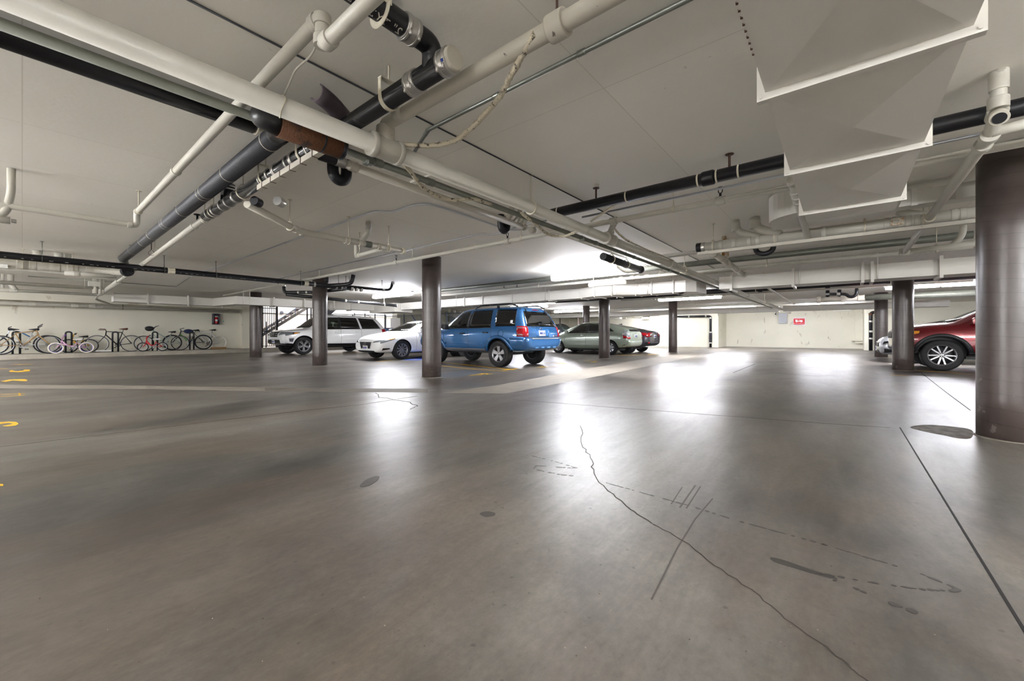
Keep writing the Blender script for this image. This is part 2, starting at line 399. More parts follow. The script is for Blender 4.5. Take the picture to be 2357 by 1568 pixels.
def trail(pp, wd, step=.06, fill=.8):
    out = []
    for (x0, y0), (x1, y1) in zip(pp[:-1], pp[1:]):
        a, b = at(x0, y0), at(x1, y1); L = (b-a).length; n = max(1, int(L/step*1.7)); rot = math.atan2(b.y-a.y, b.x-a.x)
        for i in range(n):
            if random.random() > fill: continue
            p = a.lerp(b, (i+random.uniform(.2, .8))/n); rr = random.uniform(.35, 1.15); ll = step*random.uniform(.12, .48); p.y += random.uniform(-.3, .3)*wd; ph = random.uniform(0, 6)
            out.append([(p.x+math.cos(t)*ll*(1+.2*math.sin(3*t+ph))*math.cos(rot)-math.sin(t)*wd*rr*math.sin(rot), p.y+math.cos(t)*ll*(1+.2*math.sin(3*t+ph))*math.sin(rot)+math.sin(t)*wd*rr*math.cos(rot)) for t in [2*math.pi*k/10 for k in range(10)]])
    return out
flat('drip_stain', [pblob([(1773, 1284), (1800, 1289), (1850, 1306), (1900, 1322), (1928, 1333), (1895, 1328), (1840, 1312), (1785, 1295)])]+trail([(1890, 1322), (2000, 1340), (2110, 1357), (2200, 1362)], .008, .04, .9), M_stain, label='long dark wet drip trail')
flat('drip_stain', trail([(1880, 1318), (1930, 1340)], .01, .035)+trail([(1960, 1352), (1995, 1367)], .01, .03)+[pblob([(2045, 1386), (2056, 1387), (2078, 1397), (2072, 1399), (2052, 1394)]), pblob([(2086, 1401), (2100, 1402), (2114, 1410), (2106, 1414), (2090, 1408)])], M_stain)
flat('drip_stain', trail([(2210, 1360), (2180, 1345), (2130, 1325), (2050, 1300), (1950, 1270), (1890, 1252)], .007, .05, .85)+[pblob([(2188, 1357), (2202, 1355), (2213, 1360), (2205, 1364), (2192, 1363)])], M_stain)
flat('drip_stain', trail([(1390, 1110), (1480, 1135), (1600, 1168), (1700, 1200), (1810, 1230), (1890, 1252)], .007, .06, .7), M_stain)
flat('drip_stain', trail([(1225, 1050), (1280, 1063), (1330, 1078), (1290, 1076), (1235, 1072), (1228, 1080), (1290, 1093), (1320, 1096)], .009, .05, .85), M_stain)
flat('drip_stain', [pblob([(828, 1121), (838, 1108), (858, 1098), (873, 1097), (868, 1106), (850, 1118)])], mat('oil_stain', '#45413c', .5))
flat('drip_stain', [pblob([(1104, 1184), (1112, 1179), (1126, 1178), (1140, 1182), (1136, 1188), (1118, 1190)])], MATS['oil_stain'])
flat('drip_stain', [pblob([(2095, 984), (2130, 978), (2190, 982), (2236, 990), (2236, 1008), (2210, 1010), (2175, 1003), (2130, 994)])], mat('dirt_stain', '#4a4238', .7, col2='#6f6a62', scale=9, cut=(.42, .6)))
flat('tyre_scuff', ribbon([at(1565, 1168), at(1600, 1118)], .008)+ribbon([at(1580, 1170), at(1612, 1120)], .006)+ribbon([at(1545, 1160), at(1570, 1122)], .005), MATS['scuff'])
# yellow stall lines and numbers
def ymark(polys, label): return flat('painted_line', polys, M_yel, .002, label=label)
ymark(ribbon([at(1000, 832), at(1100, 843), at(1180, 851)], .09), 'yellow stall line beside the blue car')
ymark(ribbon([at(1005, 841), at(1080, 849), at(1165, 855)], .05)+ribbon([at(1160, 852), at(1190, 849)], .1), 'second yellow stall line beside the blue car')
ymark(ribbon([at(868, 833), at(935, 826), at(985, 829)], .05), 'yellow line in front of the white sedan')
ymark(ribbon([at(756, 815), at(808, 812), at(850, 808)], .09), 'yellow stall line near the white cars')
ymark(ribbon([at(1282, 838), at(1303, 836)], .09)+ribbon([at(1255, 835), at(1300, 836)], .05), 'yellow line end behind the blue car')
ymark(ribbon([at(1420, 818), at(1480, 817)], .09)+ribbon([at(1488, 817), at(1510, 816)], .12), 'yellow line behind the green car')
ymark(ribbon([at(1575, 803), at(1612, 803)], .12)+ribbon([at(1535, 815), at(1548, 815)], .1), 'faded yellow line near the far wall')
ymark(ribbon([at(2052, 863), at(2090, 866)], .06), 'faded yellow line at the column')
ymark(ribbon([at(2105, 853), at(2160, 856), at(2233, 862)], .06), 'faded yellow line beside the red car')
ymark(ribbon([at(2000, 820), at(2030, 822)], .08), 'faded yellow line at the far right')
ymark(ribbon([at(31, 839), at(72, 839)], .09), 'short yellow dash')
ymark(ribbon([at(-10, 849), at(14, 849)], .1), 'short yellow dash at the left edge')
ymark([px((20, 856), (25, 852), (38, 855), (55, 853), (55, 851), (70, 851), (68, 855), (45, 857))], 'yellow stencil mark')
ymark([px((2, 878), (22, 874), (58, 873), (64, 875), (60, 878), (30, 876), (15, 879))], 'faded yellow stencil mark')
ymark(ribbon([at(-30, 910), at(56, 906)], .03)+ribbon([at(-30, 915), at(56, 910)], .03)+ribbon([at(44, 905), at(46, 911)], .02), 'pair of yellow lines')
ymark([px((-20, 974), (20, 971), (38, 972), (43, 976), (36, 980), (18, 982), (6, 981), (22, 978), (30, 975), (20, 974), (-20, 979))], 'curved end of a painted stall number')
ymark([px((-20, 1115), (8, 1115), (7, 1119), (-20, 1119))], 'yellow stall mark at the left edge')
ymark(ribbon([at(1080, 865), at(1092, 863), at(1108, 864)], .045)+ribbon([at(1098, 862), at(1112, 860), at(1108, 862)], .045)+ribbon([at(1112, 861), at(1133, 861)], .05)+ribbon([at(1120, 860), at(1122, 862)], .04), 'yellow stall number behind the column')
ymark(ribbon([at(1237, 846), at(1250, 845), at(1256, 846)], .045)+ribbon([at(1245, 844), at(1275, 844)], .04), 'yellow stall number behind the blue car')
ymark(ribbon([at(1345, 832), at(1362, 831), at(1374, 831)], .05)+ribbon([at(1357, 833), at(1366, 834), at(1372, 832)], .05), 'yellow stall number behind the green car')
flat('blue_stall_paint', [px((925, 829), (985, 816), (1000, 816), (1000, 828), (960, 830))], M_bluep, .0015)
flat('wheel_stop_strip', [px((660, 811), (820, 806), (830, 808), (690, 814))], mat('pale_paint', '#c8c8cc', .4), .0013)

# columns
def column(x, y, label, top=CZ):
    c = thing('column', (x, y, 0), label, 'column', 'round garage columns')
    b = MB(); b.sweep([(x, y, -.01), (x, y, .35), (x, y, .7), (x, y, 1.2), (x, y, 1.8), (x, y, top)], .2, 48); b.build('column_shaft', M_col, c)
    g = MB(); g.lathe([(.2, 0), (.216, 0), (.21, .005), (.2, .012)], (x, y, 0), 'Z', 40); g.build('base_grout', MATS['patched_darker'], c)
    return c
column(-6.72, 5.5, 'brown round concrete column in front of the blue car')
column(-11.75, 5.5, 'brown round concrete column in front of the white SUV')
column(-17.75, 5.8, 'brown round concrete column left of the white SUV, nearest the gate')
column(-6.85, 13.75, 'brown round concrete column in front of the pale green car')
column(-6.6, 20.8, 'brown round concrete column standing alone before the far wall')
column(1.13, 5.46, 'large scuffed brown column nearest the camera at the right edge')
column(1.17, 14.02, 'brown round concrete column in front of the red car')
column(1.17, 21.4, 'brown round concrete column behind the silver car nose')
column(-11.5, 20.8, 'brown round column rising behind the roof of the pale green car')
# straps/joint on ceiling
cb = MB(); cb.box((-3.62, y_at(-3.62, 20), CZ-.018), (-3.56, 20, CZ+.01)); struct(cb.build('trim_4', M_ceil), 'thin raised seam along the ceiling')
cb = MB(); cb.box((-3.16, y_at(-3.16, 760), CZ-.022), (-3.1, 4.45, CZ+.01)); struct(cb.build('trim_5', M_ceil), 'second thin raised seam along the ceiling')
cb = MB(); cb.box((-3.6, 2.62, CZ-.022), (-3.12, 2.68, CZ+.01)); struct(cb.build('trim_6', M_ceil), 'short raised seam joining the two ceiling seams')

# ------------------------------------------------------------------ fluorescent lamps
M_tube = mat('lamp_diffuser', '#ffffff', .4, emit='#f3f4fd', es=TUBE_W)
M_tubeb = mat('lamp_diffuser_added', '#ffffff', .4, emit='#f6f7fa', es=TUBE_B)  # stronger glow for the unseen lamps added near the camera
M_lampw = mat('lamp_housing', '#e8e8e4', .4)
def lamp(x0, Y, z, label, hw=.055, along='X', tube=None):
    L = 2.44; t = thing('strip_light', (x0+L/2, Y, z) if along == 'X' else (x0, Y+L/2, z), label, 'strip light', 'fluorescent strip lights')
    def bx(mb, u0, u1, v0, v1, z0, z1, bev=0.):
        if along == 'X': mb.box((x0+u0, Y+v0, z0), (x0+u1, Y+v1, z1), bev=bev)
        else: mb.box((x0+v0, Y+u0, z0), (x0+v1, Y+u1, z1), bev=bev)
    b = MB(); bx(b, 0, L, -hw, hw, z+.01, z+.07); b.build('housing', M_lampw, t)
    for k in (0, 1):
        b = MB(); bx(b, .03+k*1.2, 1.2+k*1.2, -.085, .085, z-.075, z+.02, .03); b.build('diffuser', tube or M_tube, t)
    for u in (.3, L-.3):
        b = MB(); p = Vector((x0+u, Y, 0)) if along == 'X' else Vector((x0, Y+u, 0))
        b.cyl((p.x, p.y, z+.07), (p.x, p.y, CZ), .006, 6); b.build('hanger_rod', M_gal, t)
    return t
lamp(-14.2, 8.75, 2.37, 'glowing strip light above the white sedan')
lamp(-5.85, 8.75, 2.36, 'glowing strip light above the blue car, in front of the long duct')
lamp(-6.0, 17.0, 2.36, 'glowing strip light before the lone far column')
lamp(1.0, 17.0, 2.36, 'glowing strip light beside the column at the red car')
lamp(3.45, 17.0, 2.36, 'glowing strip light mostly behind the large near column')
for X, Y in ((-15.2, -3.6), (-5.6, -5.2), (2.9, -2.6), (5.2, 6.5), (-12, -10), (2, -10), (9, 17), (-14.2, 17.2), (-14.5, 22), (-6.6, 27.2), (-11.8, 28.2), (-1.9, 27.6), (10.5, 25), (-9.5, -6), (-1, -7), (3.2, .8), (-7.6, -4.4), (-21.6, -2.6)):  # lamps added for fill light, most of them out of view
    lamp(X, Y, 2.37 if Y > 1 or X < -20 else 1.95, 'glowing strip light added near the back wall, partly hidden by the far white duct' if Y > 20 else 'fluorescent strip light added behind the camera or beyond the picture edge', .055 if Y > 1 else .02, tube=M_tubeb if Y < 7 and X > -20 else None)
# ------------------------------------------------------------------ pipes
def along(pts):                                # cumulative lengths
    out = [0.]
    for a, b in zip(pts[:-1], pts[1:]): out.append(out[-1]+(Vector(b)-Vector(a)).length)
    return out
def point_on(pts, s):
    cum = along(pts)
    for i in range(len(pts)-1):
        if s <= cum[i+1] or i == len(pts)-2:
            a, b = Vector(pts[i]), Vector(pts[i+1]); d = (b-a).normalized(); return a+d*(s-cum[i]), d
def band(mb, p, d, r, L, n=20):
    mb.sweep([p-d*L/2, p-d*L*.42, p+d*L*.42, p+d*L/2], [r*.97, r, r, r*.97], n)
def coupling(t, p, d, r, m, L=.09, name='coupling', label=None, screws=False):
    b = MB(); band(b, Vector(p), Vector(d).normalized(), r, L)
    o = b.build(name, m, t)
    if screws:
        d = Vector(d).normalized(); side = d.cross(Vector((0, 0, 1))).normalized(); q = MB()
        for k in (-1, 1):
            c = Vector(p)+d*k*L*.3; band(q, c, d, r*1.035, L*.2)
            e = c+(side*.75-Vector((0, 0, .66)))*r*1.05; q.cyl(e-d.cross(side)*.02, e+d.cross(side)*.02, .007, 8)
        q.build('clamp_band', M_steel, o)
    if label: o['label'] = label
    return o
def hanger(t, p, r, m=None, top=CZ, rod=.006, d=(0, 1, 0), ring=True, wd=.022):
    p = Vector(p); d = Vector(d).normalized(); b = MB(); b.cyl((p.x, p.y, p.z+r*1.3), (p.x, p.y, top), rod, 8)
    b.cyl((p.x, p.y, top-.006), (p.x, p.y, top), rod*2.6+.008, 10)
    if ring:
        side = d.cross(Vector((0, 0, 1))).normalized(); pts = []
        for k in range(20):
            a = 2*math.pi*k/20; q = p+side*math.cos(a)*r*1.07+Vector((0, 0, math.sin(a)))*r*1.07
            if abs(k-5) <= 1: q.z += r*.35
            pts.append(q)
        prof = [(-.1, -.5), (.1, -.5), (.1, .5), (-.1, .5)]
        b.sweep(pts, wd, closed=True, prof=[(x, y) for x, y in prof])
    return b.build('hanger', m or M_strap, t)
def pipe(name, label, pts, r, m, cat='pipe', rad=None, joints=(), jr=1.16, jm=None, jl=.08, hang=(), hm=None, caps=(), capm=None, group=None, n=18, jn='coupling', screws=False, d=None):
    t = thing(name, pts[0], label, cat, group)
    b = MB(); P = bend(pts, rad or r*2.2) if len(pts) > 2 else [Vector(p) for p in pts]
    b.sweep(P, r, n); b.build('pipe_run', m, t)
    for s in joints:
        p, dd = point_on(pts, s); coupling(t, p, dd, r*jr, jm or m, jl, jn, screws=screws)
    for s in hang:
        p, dd = point_on(pts, s); hanger(t, p, r, hm, d=dd)
    for e in caps:
        p, dd = (Vector(pts[0]), (Vector(pts[0])-Vector(pts[1])).normalized()) if e == 0 else (Vector(pts[-1]), (Vector(pts[-1])-Vector(pts[-2])).normalized())
        c = MB(); c.sweep([p-dd*r*1.0, p+dd*.004, p+dd*.012], [r*1.2, r*1.2, r*1.05], n); c.build('end_cap', capm or jm or m, t)
    return t
def sub(t, name, m, pts, r, rad=None, n=14, label=None):
    b = MB(); b.sweep(bend(pts, rad or r*2.2) if len(pts) > 2 else pts, r, n); o = b.build(name, m, t)
    if label: o['label'] = label
    return o

# main white drain (runs the length of the garage)
X1, Z1 = -2.46, 2.20
yt1, yt2, yt3 = y_at(X1, 887), y_at(X1, 1402), y_at(X1, 1545)
ye = 29.6
P1 = pipe('drain_pipe', 'thick white main pipe running from upper left to the gray box on the far wall', [(X1, -3, Z1), (X1, ye, Z1)], .057, M_white, n=28, jl=.03, jr=1.06,
          joints=[3+y_at(X1, x) for x in (1345,)], hang=[3+y_at(X1, x) for x in (1222, 1575, 1690, 1760)])
for yy, rr in ((yt1, .08), (yt2, .08), (yt3, .075)):
    coupling(P1, (X1, yy, Z1), (0, 1, 0), rr-.006, M_white, .2, 'tee_body'); coupling(P1, (X1, yy-.1, Z1), (0, 1, 0), rr+.004, M_white, .035, 'tee_collar'); coupling(P1, (X1, yy+.1, Z1), (0, 1, 0), rr+.004, M_white, .035, 'tee_collar')
for x in (1640, 1720, 1770): coupling(P1, (X1, y_at(X1, x), Z1), (0, 1, 0), .068, M_white, .06)
# thin wire loop and cable on the drain
yl = y_at(X1, 645)
wl = MB(); wl.sweep([(X1+.06*math.cos(a), yl+.01*math.sin(a*2), Z1+.06*math.sin(a)) for a in [2*math.pi*k/20 for k in range(20)]], .003, 6, closed=True); wl.build('tie_wire', M_strap, P1)
# galvanized conduit beside the drain
XG = -2.80
G1 = pipe('conduit', 'grey galvanized conduit running just below and left of the thick white pipe', [(XG, -3, 2.245), (XG, 24.4, 2.245)], .027, M_dkgal, 'conduit', joints=[3+y_at(XG, x) for x in (870, 990, 1340, 1372, 1460, 1560)], jr=1.22, jm=M_gal, jl=.07)
for x in (845, 1338, 1540):
    yy = y_at(XG, x); b = MB(); b.box((XG-.035, yy-.02, 2.205), (XG+.035, yy+.02, 2.224)); b.box((XG+.025, yy-.018, 2.19), (XG+.06, yy+.018, 2.25)); b.build('conduit_clamp', M_gal, G1)
# P2 white branch to the upper right
Y2, Z2 = 1.60, 2.37
xb = X1
P2 = pipe('branch_pipe', 'white pipe rising from the thick white pipe to the top right of centre', [(xb, yt1, Z1+.06), (xb, yt1, Z1+.10), (xb, yt1, Z2), (1.5, yt1*.0+Y2+.02, Z2)], .043, M_white2, rad=.07, joints=[.03, x_at(Y2, 1265)-xb+.15, ], jr=1.45, jl=.09, hang=[x_at(Y2, 1263)-xb+.15], hm=M_brown, n=22)
coupling(P2, (xb, yt1, Z1+.12), (0, 0, 1), .062, M_white, .06, 'hub'); coupling(P2, (x_at(Y2, 925), Y2-.02, Z2), (1, 0, 0), .05, M_white, .05, 'hub')
# P4 white line: elbow, behind the drain, down to the left
Y4 = .84; Z4 = 2.31; xr = x_at(Y4, 742); xl = x_at(Y4, 315)
P4 = pipe('waste_pipe', 'slender white pipe with top elbow, crossing under the black pipe to lower left', [(-1.0, Y4, 2.18), (xr, Y4, 2.18), (xr, Y4, Z4), (xl, Y4, Z4), (xl, Y4, 2.16), (xl, -4.5, 2.16)], .03, M_white, rad=.045,
          joints=[.75-.03, (xr+1.0)*-1*0+(-1.0-xr)+.13+(xr-x_at(Y4, 405))], jr=1.22, jl=.05, hang=[(-1.0-xr)+.13+(xr-xl)-.12, (-1.0-xr)+.13+(xr-xl)+.15+3.0])
for p, d in (((xr, Y4, 2.20), (0, 0, 1)), ((xr, Y4, 2.29), (0, 0, 1)), ((xr-.06, Y4, Z4), (1, 0, 0)), ((xr+.06, Y4, 2.18), (1, 0, 0)), ((xl+.07, Y4, Z4), (1, 0, 0)), ((xl, Y4-.06, 2.16), (0, 1, 0))): coupling(P4, p, d, .037, M_white, .045, 'elbow_socket')
# small fitting at the far left on that line
v = at(0, 497, 2.12); sub(P4, 'cleanout', M_white, [(xl, y_at(xl, -30), 2.02), (xl, y_at(xl, 24), 2.02)], .035); sub(P4, 'cleanout', M_white, [(xl, y_at(xl, -10), 2.03), (xl, y_at(xl, 14), 2.1), (xl, y_at(xl, 26), 2.3), (xl, y_at(xl, 26), CZ-.003)], .03)
sub(P4, 'cleanout_plug', M_steel, [(xl, y_at(xl, 26), 2.02), (xl, y_at(xl, 38), 2.02)], .02)
# B black drain and P3 wrapped drain
XB, ZB = -3.33, 2.45; Y3 = 1.254
B1 = pipe('soil_pipe', 'thick matt black pipe running above the grey conduit at upper left', [(XB, -3, ZB), (XB, Y3-.18, ZB)], .07, M_black, n=24, joints=[3+y_at(XB, 590)], jr=1.04, jm=M_strap, jl=.012, jn='tie_wire')
x3 = x_at(Y3, 283)
P3 = pipe('soil_pipe', 'thick grey-wrapped black pipe with seam lines going to the lower left', [(XB+.05, Y3, ZB), (x3, Y3, ZB-.06)], .075, M_blackw, n=24, joints=[XB-x_at(Y3, q) for q in (615, 523, 472, 466, 420, 385, 380, 350, 330, 306)], jr=1.025, jm=M_strap, jl=.008, jn='seam_wire')
coupling(P3, (XB-.02, Y3, ZB), (1, 0, 0), .078, M_rub, .1, 'rubber_sleeve')
sub(P3, 'drop_stub', M_gal, [(x3, Y3, ZB-.06), (x3-.25, Y3+.05, ZB-.12)], .07)
for q in (455, 405, 300): hanger(P3, (x_at(Y3, q), Y3, ZB-.02), .07, M_gal, d=(1, 0, 0), ring=False)
# rusty cast iron fitting
RX, RZ = -2.64, 2.178
RU = thing('cast_iron_fitting', (RX, 1.1, RZ), 'rust-brown cast iron fitting with black edges hanging under the white pipe', 'fitting')
ya, yb_ = y_at(RX, 640), y_at(RX, 790)
b = MB(); b.sweep([(RX, ya, RZ), (RX, yb_-.02, RZ), (RX, yb_, RZ)], [.074, .074, .066], 28); b.build('fitting_body', M_rust, RU)
sub(RU, 'joint_ring', M_black, [(RX, ya+(yb_-ya)*.62, RZ), (RX, ya+(yb_-ya)*.62+.014, RZ)], .0755, n=28)
sub(RU, 'joint_ring', M_black, [(RX, yb_-.03, RZ), (RX, yb_-.002, RZ)], .0752, n=28)
sub(RU, 'black_neck', M_black, [(RX, ya+.03, RZ), (RX-.03, ya-.08, RZ+.03), (XB+.3, Y3-.1, ZB-.1), (XB+.05, Y3-.04, ZB-.03)], .072, n=20, rad=.1)
pb = MB()
prof = [(math.cos(R(a)), math.sin(R(a))) for a in range(-60, 151, 15)]; prof += [(x*.82, y*.82) for x, y in prof[::-1]]
pb.sweep(bend([at(728, 212, 2.46), at(760, 236, 2.45), at(812, 296, 2.38)], .1), .06, prof=prof)
pb.build('iron_shield', mat('dark_iron', '#4a4044', .5, var=.2, scale=10), RU)

# P5 shiny black no-hub drain with steel clamps, strut under it, white tail
Y5, Z5 = 1.41, 2.33; x5l = x_at(Y5, 474); x5r = x_at(Y5, 1036)
P5 = pipe('no_hub_drain', 'shiny black pipe with bright steel clamps and a white capped end', [(x5r, Y5, Z5), (x5l, Y5, Z5)], .055, mat('glossy_black', '#1c1d20', .22, var=.3, scale=10, coat=.4), n=24)
for q in (955, ): coupling(P5, (x_at(Y5, q), Y5, Z5), (1, 0, 0), .064, M_steel, .085, screws=True)
for q, L in ((716, .03), (728, .03), (680, .05), (668, .03), (640, .05), (625, .03), (607, .02), (545, .05), (528, .03), (515, .035), (497, .04), (484, .025)):
    coupling(P5, (x_at(Y5, q), Y5, Z5), (1, 0, 0), .061, M_steel, L, label=None)
coupling(P5, (x5r-.02, Y5, Z5), (1, 0, 0), .066, M_steel, .075, screws=True)
c = MB(); c.sweep([(x5r-.02, Y5, Z5), (x5r+.035, Y5, Z5), (x5r+.04, Y5, Z5)], [.06, .06, .055], 28); c.build('end_cap', M_white2, P5)['label'] = 'white painted round end cap'
lb = MB(); lb.sweep([(x5r-.02+.025, Y5-.066*math.cos(a), Z5-.067*math.sin(a)) for a in (.25, .4, .55, .7)], .016, prof=[(-.06, -1), (.06, -1), (.06, 1), (-.06, 1)]); lb.build('maker_sticker', M_white, P5)
lb = MB(); lb.sweep([(x5r+.005, Y5-.068*math.cos(a), Z5-.069*math.sin(a)) for a in (.36, .47, .58)], .009, prof=[(-.06, -1), (.06, -1), (.06, 1), (-.06, 1)]); lb.build('sticker_oval', mat('blue_print', '#2a49a8', .4), P5)
for q in (895, 700, 612): # flat strap hangers
    p = Vector((x_at(Y5, q), Y5, Z5)); b = MB(); pts = []
    for k in range(13):
        a = math.pi*(1.0+k/12); pts.append((p.x, p.y+.062*math.cos(a), p.z+.062*math.sin(a)))
    pts = [(p.x, p.y-.062, p.z+.11), *pts, (p.x, p.y+.062, p.z+.11)]
    b.sweep(pts, .02, prof=[(-.08, -.8), (.08, -.8), (.08, .8), (-.08, .8)]); b.box((p.x-.018, p.y-.064, p.z+.105), (p.x+.018, p.y+.064, p.z+.112)); b.cyl((p.x, p.y, p.z+.11), (p.x, p.y, CZ), .006, 8); b.build('strap_hanger', M_strap, P5)
for q in (560, 492): hanger(P5, (x_at(Y5, q), Y5, Z5), .058, M_strap, d=(1, 0, 0))
xs0, xs1 = x_at(Y5, 605), x_at(Y5, 757)
b = MB(); b.box((xs0, Y5-.05, Z5-.105), (xs1, Y5-.005, Z5-.06)); st = b.build('strut_channel', M_white2, P5); st['label'] = 'white speckled strut channel'
b = MB()
for k in range(6): b.box((xs0+(xs1-xs0)*(k+.6)/6.4, Y5-.053, Z5-.107), (xs0+(xs1-xs0)*(k+.6)/6.4+.008, Y5-.003, Z5-.06))
b.build('tie_band', M_brown, st)
# wye feeding it from above: black pipe with white lettering
X17, Z17 = -1.70, 2.455; y17 = 1.30
W = pipe('soil_pipe', 'black pipe with white lettering that bends down into the shiny black drain at top centre', [(X17, -2.2, Z17), (X17, y17+.10, Z17), (X17-.02, Y5, Z5+.0)], .055, M_black, rad=.11, n=24)
coupling(W, (X17, y17-.055, Z17), (0, 1, 0), .064, M_steel, .085, screws=True)
b = MB(); b.sweep([(X17+.061*math.cos(a), y17-.22, Z17+.061*math.sin(a)) for a in [math.pi*(1+k/12) for k in range(13)]], .03, prof=[(-.06, -.8), (.06, -.8), (.06, .8), (-.06, .8)]); b.box((X17-.063, y17-.244, Z17), (X17-.058, y17-.196, CZ)); b.box((X17+.058, y17-.244, Z17), (X17+.063, y17-.196, CZ)); b.build('strap_hanger', M_strap, W)
M_print = mat('white_print', '#d8d4c8', .6)
def wrap_text(txt, size, y0, ang, t):
    cu = bpy.data.curves.new('lettering', 'FONT'); cu.body = txt; cu.size = size; cu.align_y = 'CENTER'; cu.resolution_u = 3; cu.space_character = 1.1
    o = bpy.data.objects.new('lettering', cu); COL.objects.link(o); bpy.context.view_layer.update()
    me = bpy.data.meshes.new_from_object(o.evaluated_get(bpy.context.evaluated_depsgraph_get())); bpy.data.objects.remove(o)
    off = Vector(t.location)
    for v in me.vertices:       # text x runs back along the pipe, y around it
        a = ang+v.co.y/.0556; r = .0562
        v.co = Vector((X17+r*math.cos(a), y0-v.co.x, Z17+r*math.sin(a)))-off
    me.materials.clear(); me.materials.append(M_print)
    o = bpy.data.objects.new('lettering', me); COL.objects.link(o); o.parent = t; return o
wrap_text('2" TYL', .055, y17-.11, R(282), W)
wrap_text('ER 2" TYL', .055, y17-.36, R(282), W)
# riser cluster at the left end of the no-hub drain
xw = x_at(Y5, 520); VR = pipe('vent_riser', 'pair of short black risers with steel bands above the shiny black pipe', [(xw, Y5+.02, Z5+.03), (xw+.03, Y5+.02, Z5+.09), (xw+.06, Y5+.02, CZ-.003)], .05, M_black, joints=[.14, .17, .20], jr=1.12, jm=M_steel, jl=.015, rad=.05)
sub(VR, 'riser', M_black, [(xw-.15, Y5+.02, Z5+.03), (xw-.13, Y5+.02, Z5+.1), (xw-.12, Y5+.02, CZ-.003)], .035)
coupling(VR, (xw-.12, Y5+.02, CZ-.06), (0, 0, 1), .039, M_steel, .05)
xw2 = x_at(Y5, 672); sub(VR, 'riser', M_black, [(xw2, Y5+.03, Z5+.04), (xw2+.02, Y5+.09, Z5+.1), (xw2+.02, Y5+.09, CZ-.003)], .04); coupling(VR, (xw2+.02, Y5+.09, CZ-.06), (0, 0, 1), .045, M_white2, .07)
xw3 = x_at(Y5, 712); sub(VR, 'riser', mat('dark_brown_iron', '#3b2c26', .6, var=.2), [(xw3, Y5+.03, Z5+.04), (xw3, Y5+.08, Z5+.1), (xw3, Y5+.08, CZ-.003)], .045)
# white tail of that drain down to the bicycle wall
xe = -22.9
T5 = pipe('drain_pipe', 'long thin white pipe from the shiny black drain to the pipe on the bicycle wall', [(x5l-.02, Y5, Z5-.01), (-12.5, 1.56, 2.29), (-20.5, 1.70, 2.27), (-21.6, 1.73, 2.22), (-22.9, 2.4, 2.05)], .036, M_white, rad=.3, joints=[.55, 4.6, 7.5, 9.2], jr=1.2, jl=.06)
for q in (476, 352, 360):
    x = x_at(1.44, q); hanger(T5, (x, 1.42, 2.31), .036, M_brown if q == 352 else M_strap, d=(1, 0, 0))
b = MB(); x = x_at(1.42, 452); b.cyl((x, 1.43, 2.35), (x, 1.43, 2.44), .012, 8); b.cyl((x, 1.43, 2.44), (x, 1.43, 2.45), .04, 10); b.build('sprinkler_head', M_rub, T5)
sub(T5, 'large_section', M_white, [(-14.6, 1.6, 2.285), (-19.6, 1.69, 2.27)], .062)
# P7 white branch from the left end of the drain, going right
X7 = -5.28; y0 = y_at(X7, 690); y1 = y_at(X7, 929)
P7 = pipe('branch_pipe', 'white speckled pipe hanging left of the nearest centre column, closed at its right end', [(x_at(Y5, 553), Y5+.06, 2.25), (X7, y0, 2.2), (X7, y1, 2.2)], .04, M_white2, rad=.1, joints=[.85, .95, y_at(X7, 812)-y0+.83, y_at(X7, 843)-y0+.83, y_at(X7, 885)-y0+.83, y_at(X7, 905)-y0+.83], jr=1.18, jl=.05, caps=(1,), capm=M_strap, hang=[.72, y_at(X7, 817)-y0+.83, y_at(X7, 907)-y0+.83])
coupling(P7, (x_at(Y5, 565), Y5+.1, 2.25), (X7-x_at(Y5, 553), y0-Y5, -.05), .046, M_rub, .08, 'rubber_sleeve'); coupling(P7, (x_at(Y5, 582)+.0, Y5+.24, 2.243), (X7-x_at(Y5, 553), y0-Y5, -.05), .047, M_steel, .08)
q = y_at(X7, 830); sub(P7, 'riser', M_white, [(X7, q, 2.22), (X7, q+.12, 2.36), (X7, q+.12, CZ-.003)], .036); coupling(P7, (X7, q+.12, 2.46), (0, 0, 1), .042, M_steel, .09)
coupling(P7, (X7, y_at(X7, 847), 2.2), (0, 1, 0), .046, M_gal, .1, 'corrugated_band')
q = y_at(X7, 885); x = x_at(q, 820); sub(P7, 'branch_arm', M_white, [(X7, q, 2.19), (x, q-.0, 2.17)], .032); sub(P7, 'branch_drop', M_white, [(x, q, 2.17), (x, q+.0, 2.38)], .034); hanger(P7, (x+.1, q, 2.175), .032, d=(1, 0, 0))
# long black pipe at left with hangers
X6 = -10.84; Z6 = 2.23
P6 = pipe('drain_pipe', 'long black pipe with white print running from the left edge to the second column', [(X6, -6, Z6), (X6, y_at(X6, 712), Z6)], .06, M_black, hang=[6+y_at(X6, q) for q in (97, 378, 497, 692)], hm=M_gal, joints=[6+y_at(X6, 394), 6+y_at(X6, 705)], jr=1.08, jm=M_strap, jl=.12, n=20)
b = MB()
for k in range(60):
    yy = -2+k*.1+random.uniform(-.02, .02)
    if random.random() < .7: b.box((X6+.05, yy, Z6-.036), (X6+.0545, yy+random.uniform(.015, .05), Z6-.032))
b.build('printed_dashes', M_print, P6)
